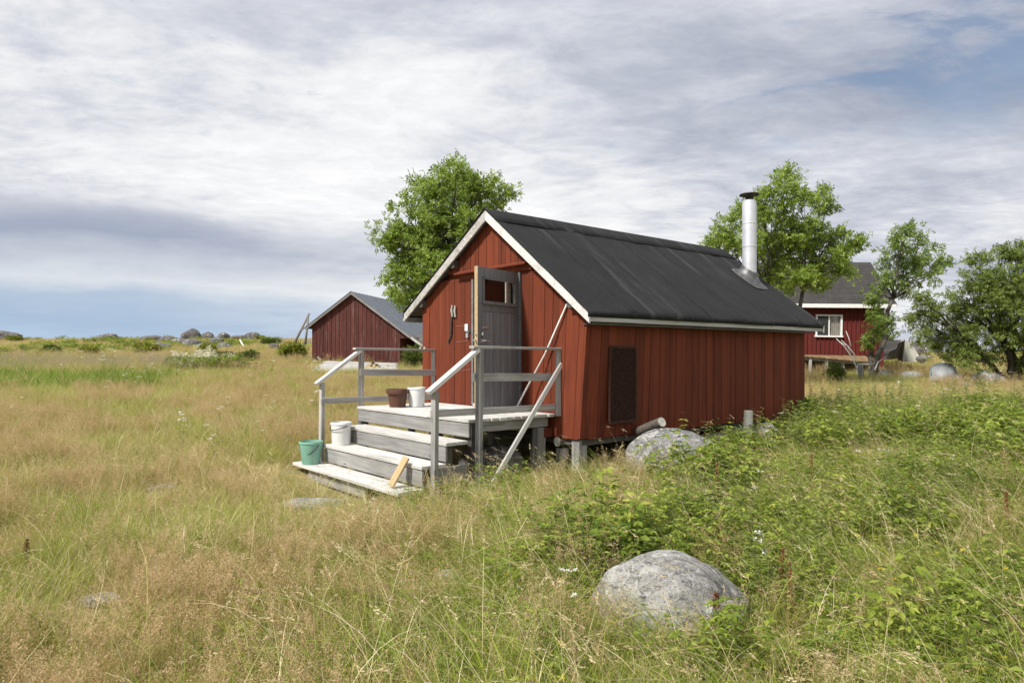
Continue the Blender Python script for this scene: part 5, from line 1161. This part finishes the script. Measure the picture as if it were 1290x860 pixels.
# flowers
yar = [p_flower(3, .30, .50, 'petal', 'umbel', .028) for _ in range(3)]
P, r = field(1.3, 5, 34, lambda x, y: left_m(x, y)*patch(x, y, .5, 61, .52, .68)*.8, pw=.9, seed=12); place('white_yarrow', yar, P, r, .8, 1.3, .08, label='scattered white yarrow heads in the left field')
P, r = field(.7, 3.2, 14, lambda x, y: .8*right_m(x, y), pw=.3, seed=13); place('white_umbels', yar, P, r, .8, 1.2, .1, label='few white flower heads among the herbs at right')
yel = [p_flower(3, .15, .35, 'yellow', 'umbel', .012) for _ in range(2)]
P, r = field(1.5, 2.5, 12, lambda x, y: .7*right_m(x, y)+.35*center_m(x, y), pw=.3, seed=14); place('yellow_flowers', yel, P, r, .8, 1.3, .1, label='tiny yellow flowers in the right foreground')
swt = [p_flower(5, .45, .95, 'cream', 'plume', .08) for _ in range(3)]
def sweet_m(x, y):
    px = 645+x/y*F; return sst(px, 205, 235)*(1-sst(px, 285, 305))*sst(fbm(x*.7, y*.7, 63), .3, .5)
P, r = field(3.2, 29.5, 34, sweet_m, pw=0, seed=15); place('meadowsweet', swt, P, r, .8, 1.25, .06, grow=(60, 1), label='cream meadowsweet patch in the left field')
swh = [p_herb(8, .35, .7, .12, .45, 'herb', 5, .2) for _ in range(2)]
P, r = field(4, 29, 34, sweet_m, pw=0, seed=16); place('meadowsweet_leaves', swh, P, r, .9, 1.2, .06, grow=(60, 1), label='green leaves under the cream meadowsweet')
# rusty dock stalks, one by one
def dock(px, py0, py1, Y, label, lean_=0.0, seed=0, az=0):
    r = np.random.default_rng(200+seed); s = Y/F; x = (px-645)*s; g = H(x, Y); top = EYE+(HY-py0)*s; low = EYE+(HY-py1)*s
    o = empty('dock_plant', (x, Y, g)); pr(o, label, 'dock plant', 'rusty dock stalks in the meadow'); tz = top-g; lz = max(.05, low-g)
    tip = np.array([lean_*tz, .02, tz]); V, Fs = tube([(0, 0, -.03), tuple(tip*.5+np.array([.008, 0, 0])), tuple(tip)], [.004, .0035, .002], 6); link('stalk', mesh('stalk', V, Fs, True), M['rust'], o)
    n = 260; t = r.uniform(lz/tz, 1, n); t = np.where(np.sin(t*46) < -.55, t+.02, t); c = tip*t[:, None]+r.normal(0, 1, (n, 3))*np.array([.011, .011, .006])*(1.25-.8*(t-lz/tz)/(1-lz/tz+1e-6))[:, None]
    d = unit(r.normal(0, 1, (n, 3))); nn = unit(r.normal(0, 1, (n, 3))); nn = unit(nn-d*np.sum(nn*d, 1, keepdims=True)); V, Q = leaf_faces(c, d, nn, np.full(n, .012), np.full(n, .009), r); link('seed_head', np_mesh('seed_head', V, Q), M['rust'], o)
    k = 5; tt = r.uniform(.1, .5, k); an = r.uniform(0, 6.28, k); d = unit(np.stack([np.cos(an), np.sin(an), r.uniform(-.2, .6, k)], 1)); V, Q = leaf_faces(tip*tt[:, None], d, unit(np.stack([-d[:, 0]*d[:, 2], -d[:, 1]*d[:, 2], 1-d[:, 2]**2], 1)+.001), r.uniform(.08, .14, k), r.uniform(.02, .03, k), r); link('leaf', np_mesh('leaf', V, Q), M['herb'], o)
dock(997, 708, 795, 3.95, 'tall rusty red dock stalk right of the large foreground boulder', seed=1)
dock(985, 690, 745, 4.3, 'thinner brownish dock stalk just left behind the tallest one', .03, seed=2)
dock(904, 582, 618, 6.4, 'pale rusty dock stalk in the herbs below the boulder by the wall', seed=3)
dock(1021, 572, 598, 7.2, 'dull orange dock stalk in the middle of the green bank', .05, seed=4)
dock(1272, 620, 655, 5.3, 'short rusty dock stalk near the right edge of the bank', -.04, seed=5)
dock(31, 680, 712, 5.2, 'small rusty dock stalk near the left edge of the field', .02, seed=6)
dock(310, 692, 712, 5.4, 'rusty dock stalk fallen sideways in the pink grass', 1.6, seed=7)
dock(48, 785, 812, 4.0, 'short orange dock stalk at the lower left edge', -.15, seed=8)
dock(895, 748, 768, 3.7, 'low dock stalk right in front of the large boulder', .1, seed=9)
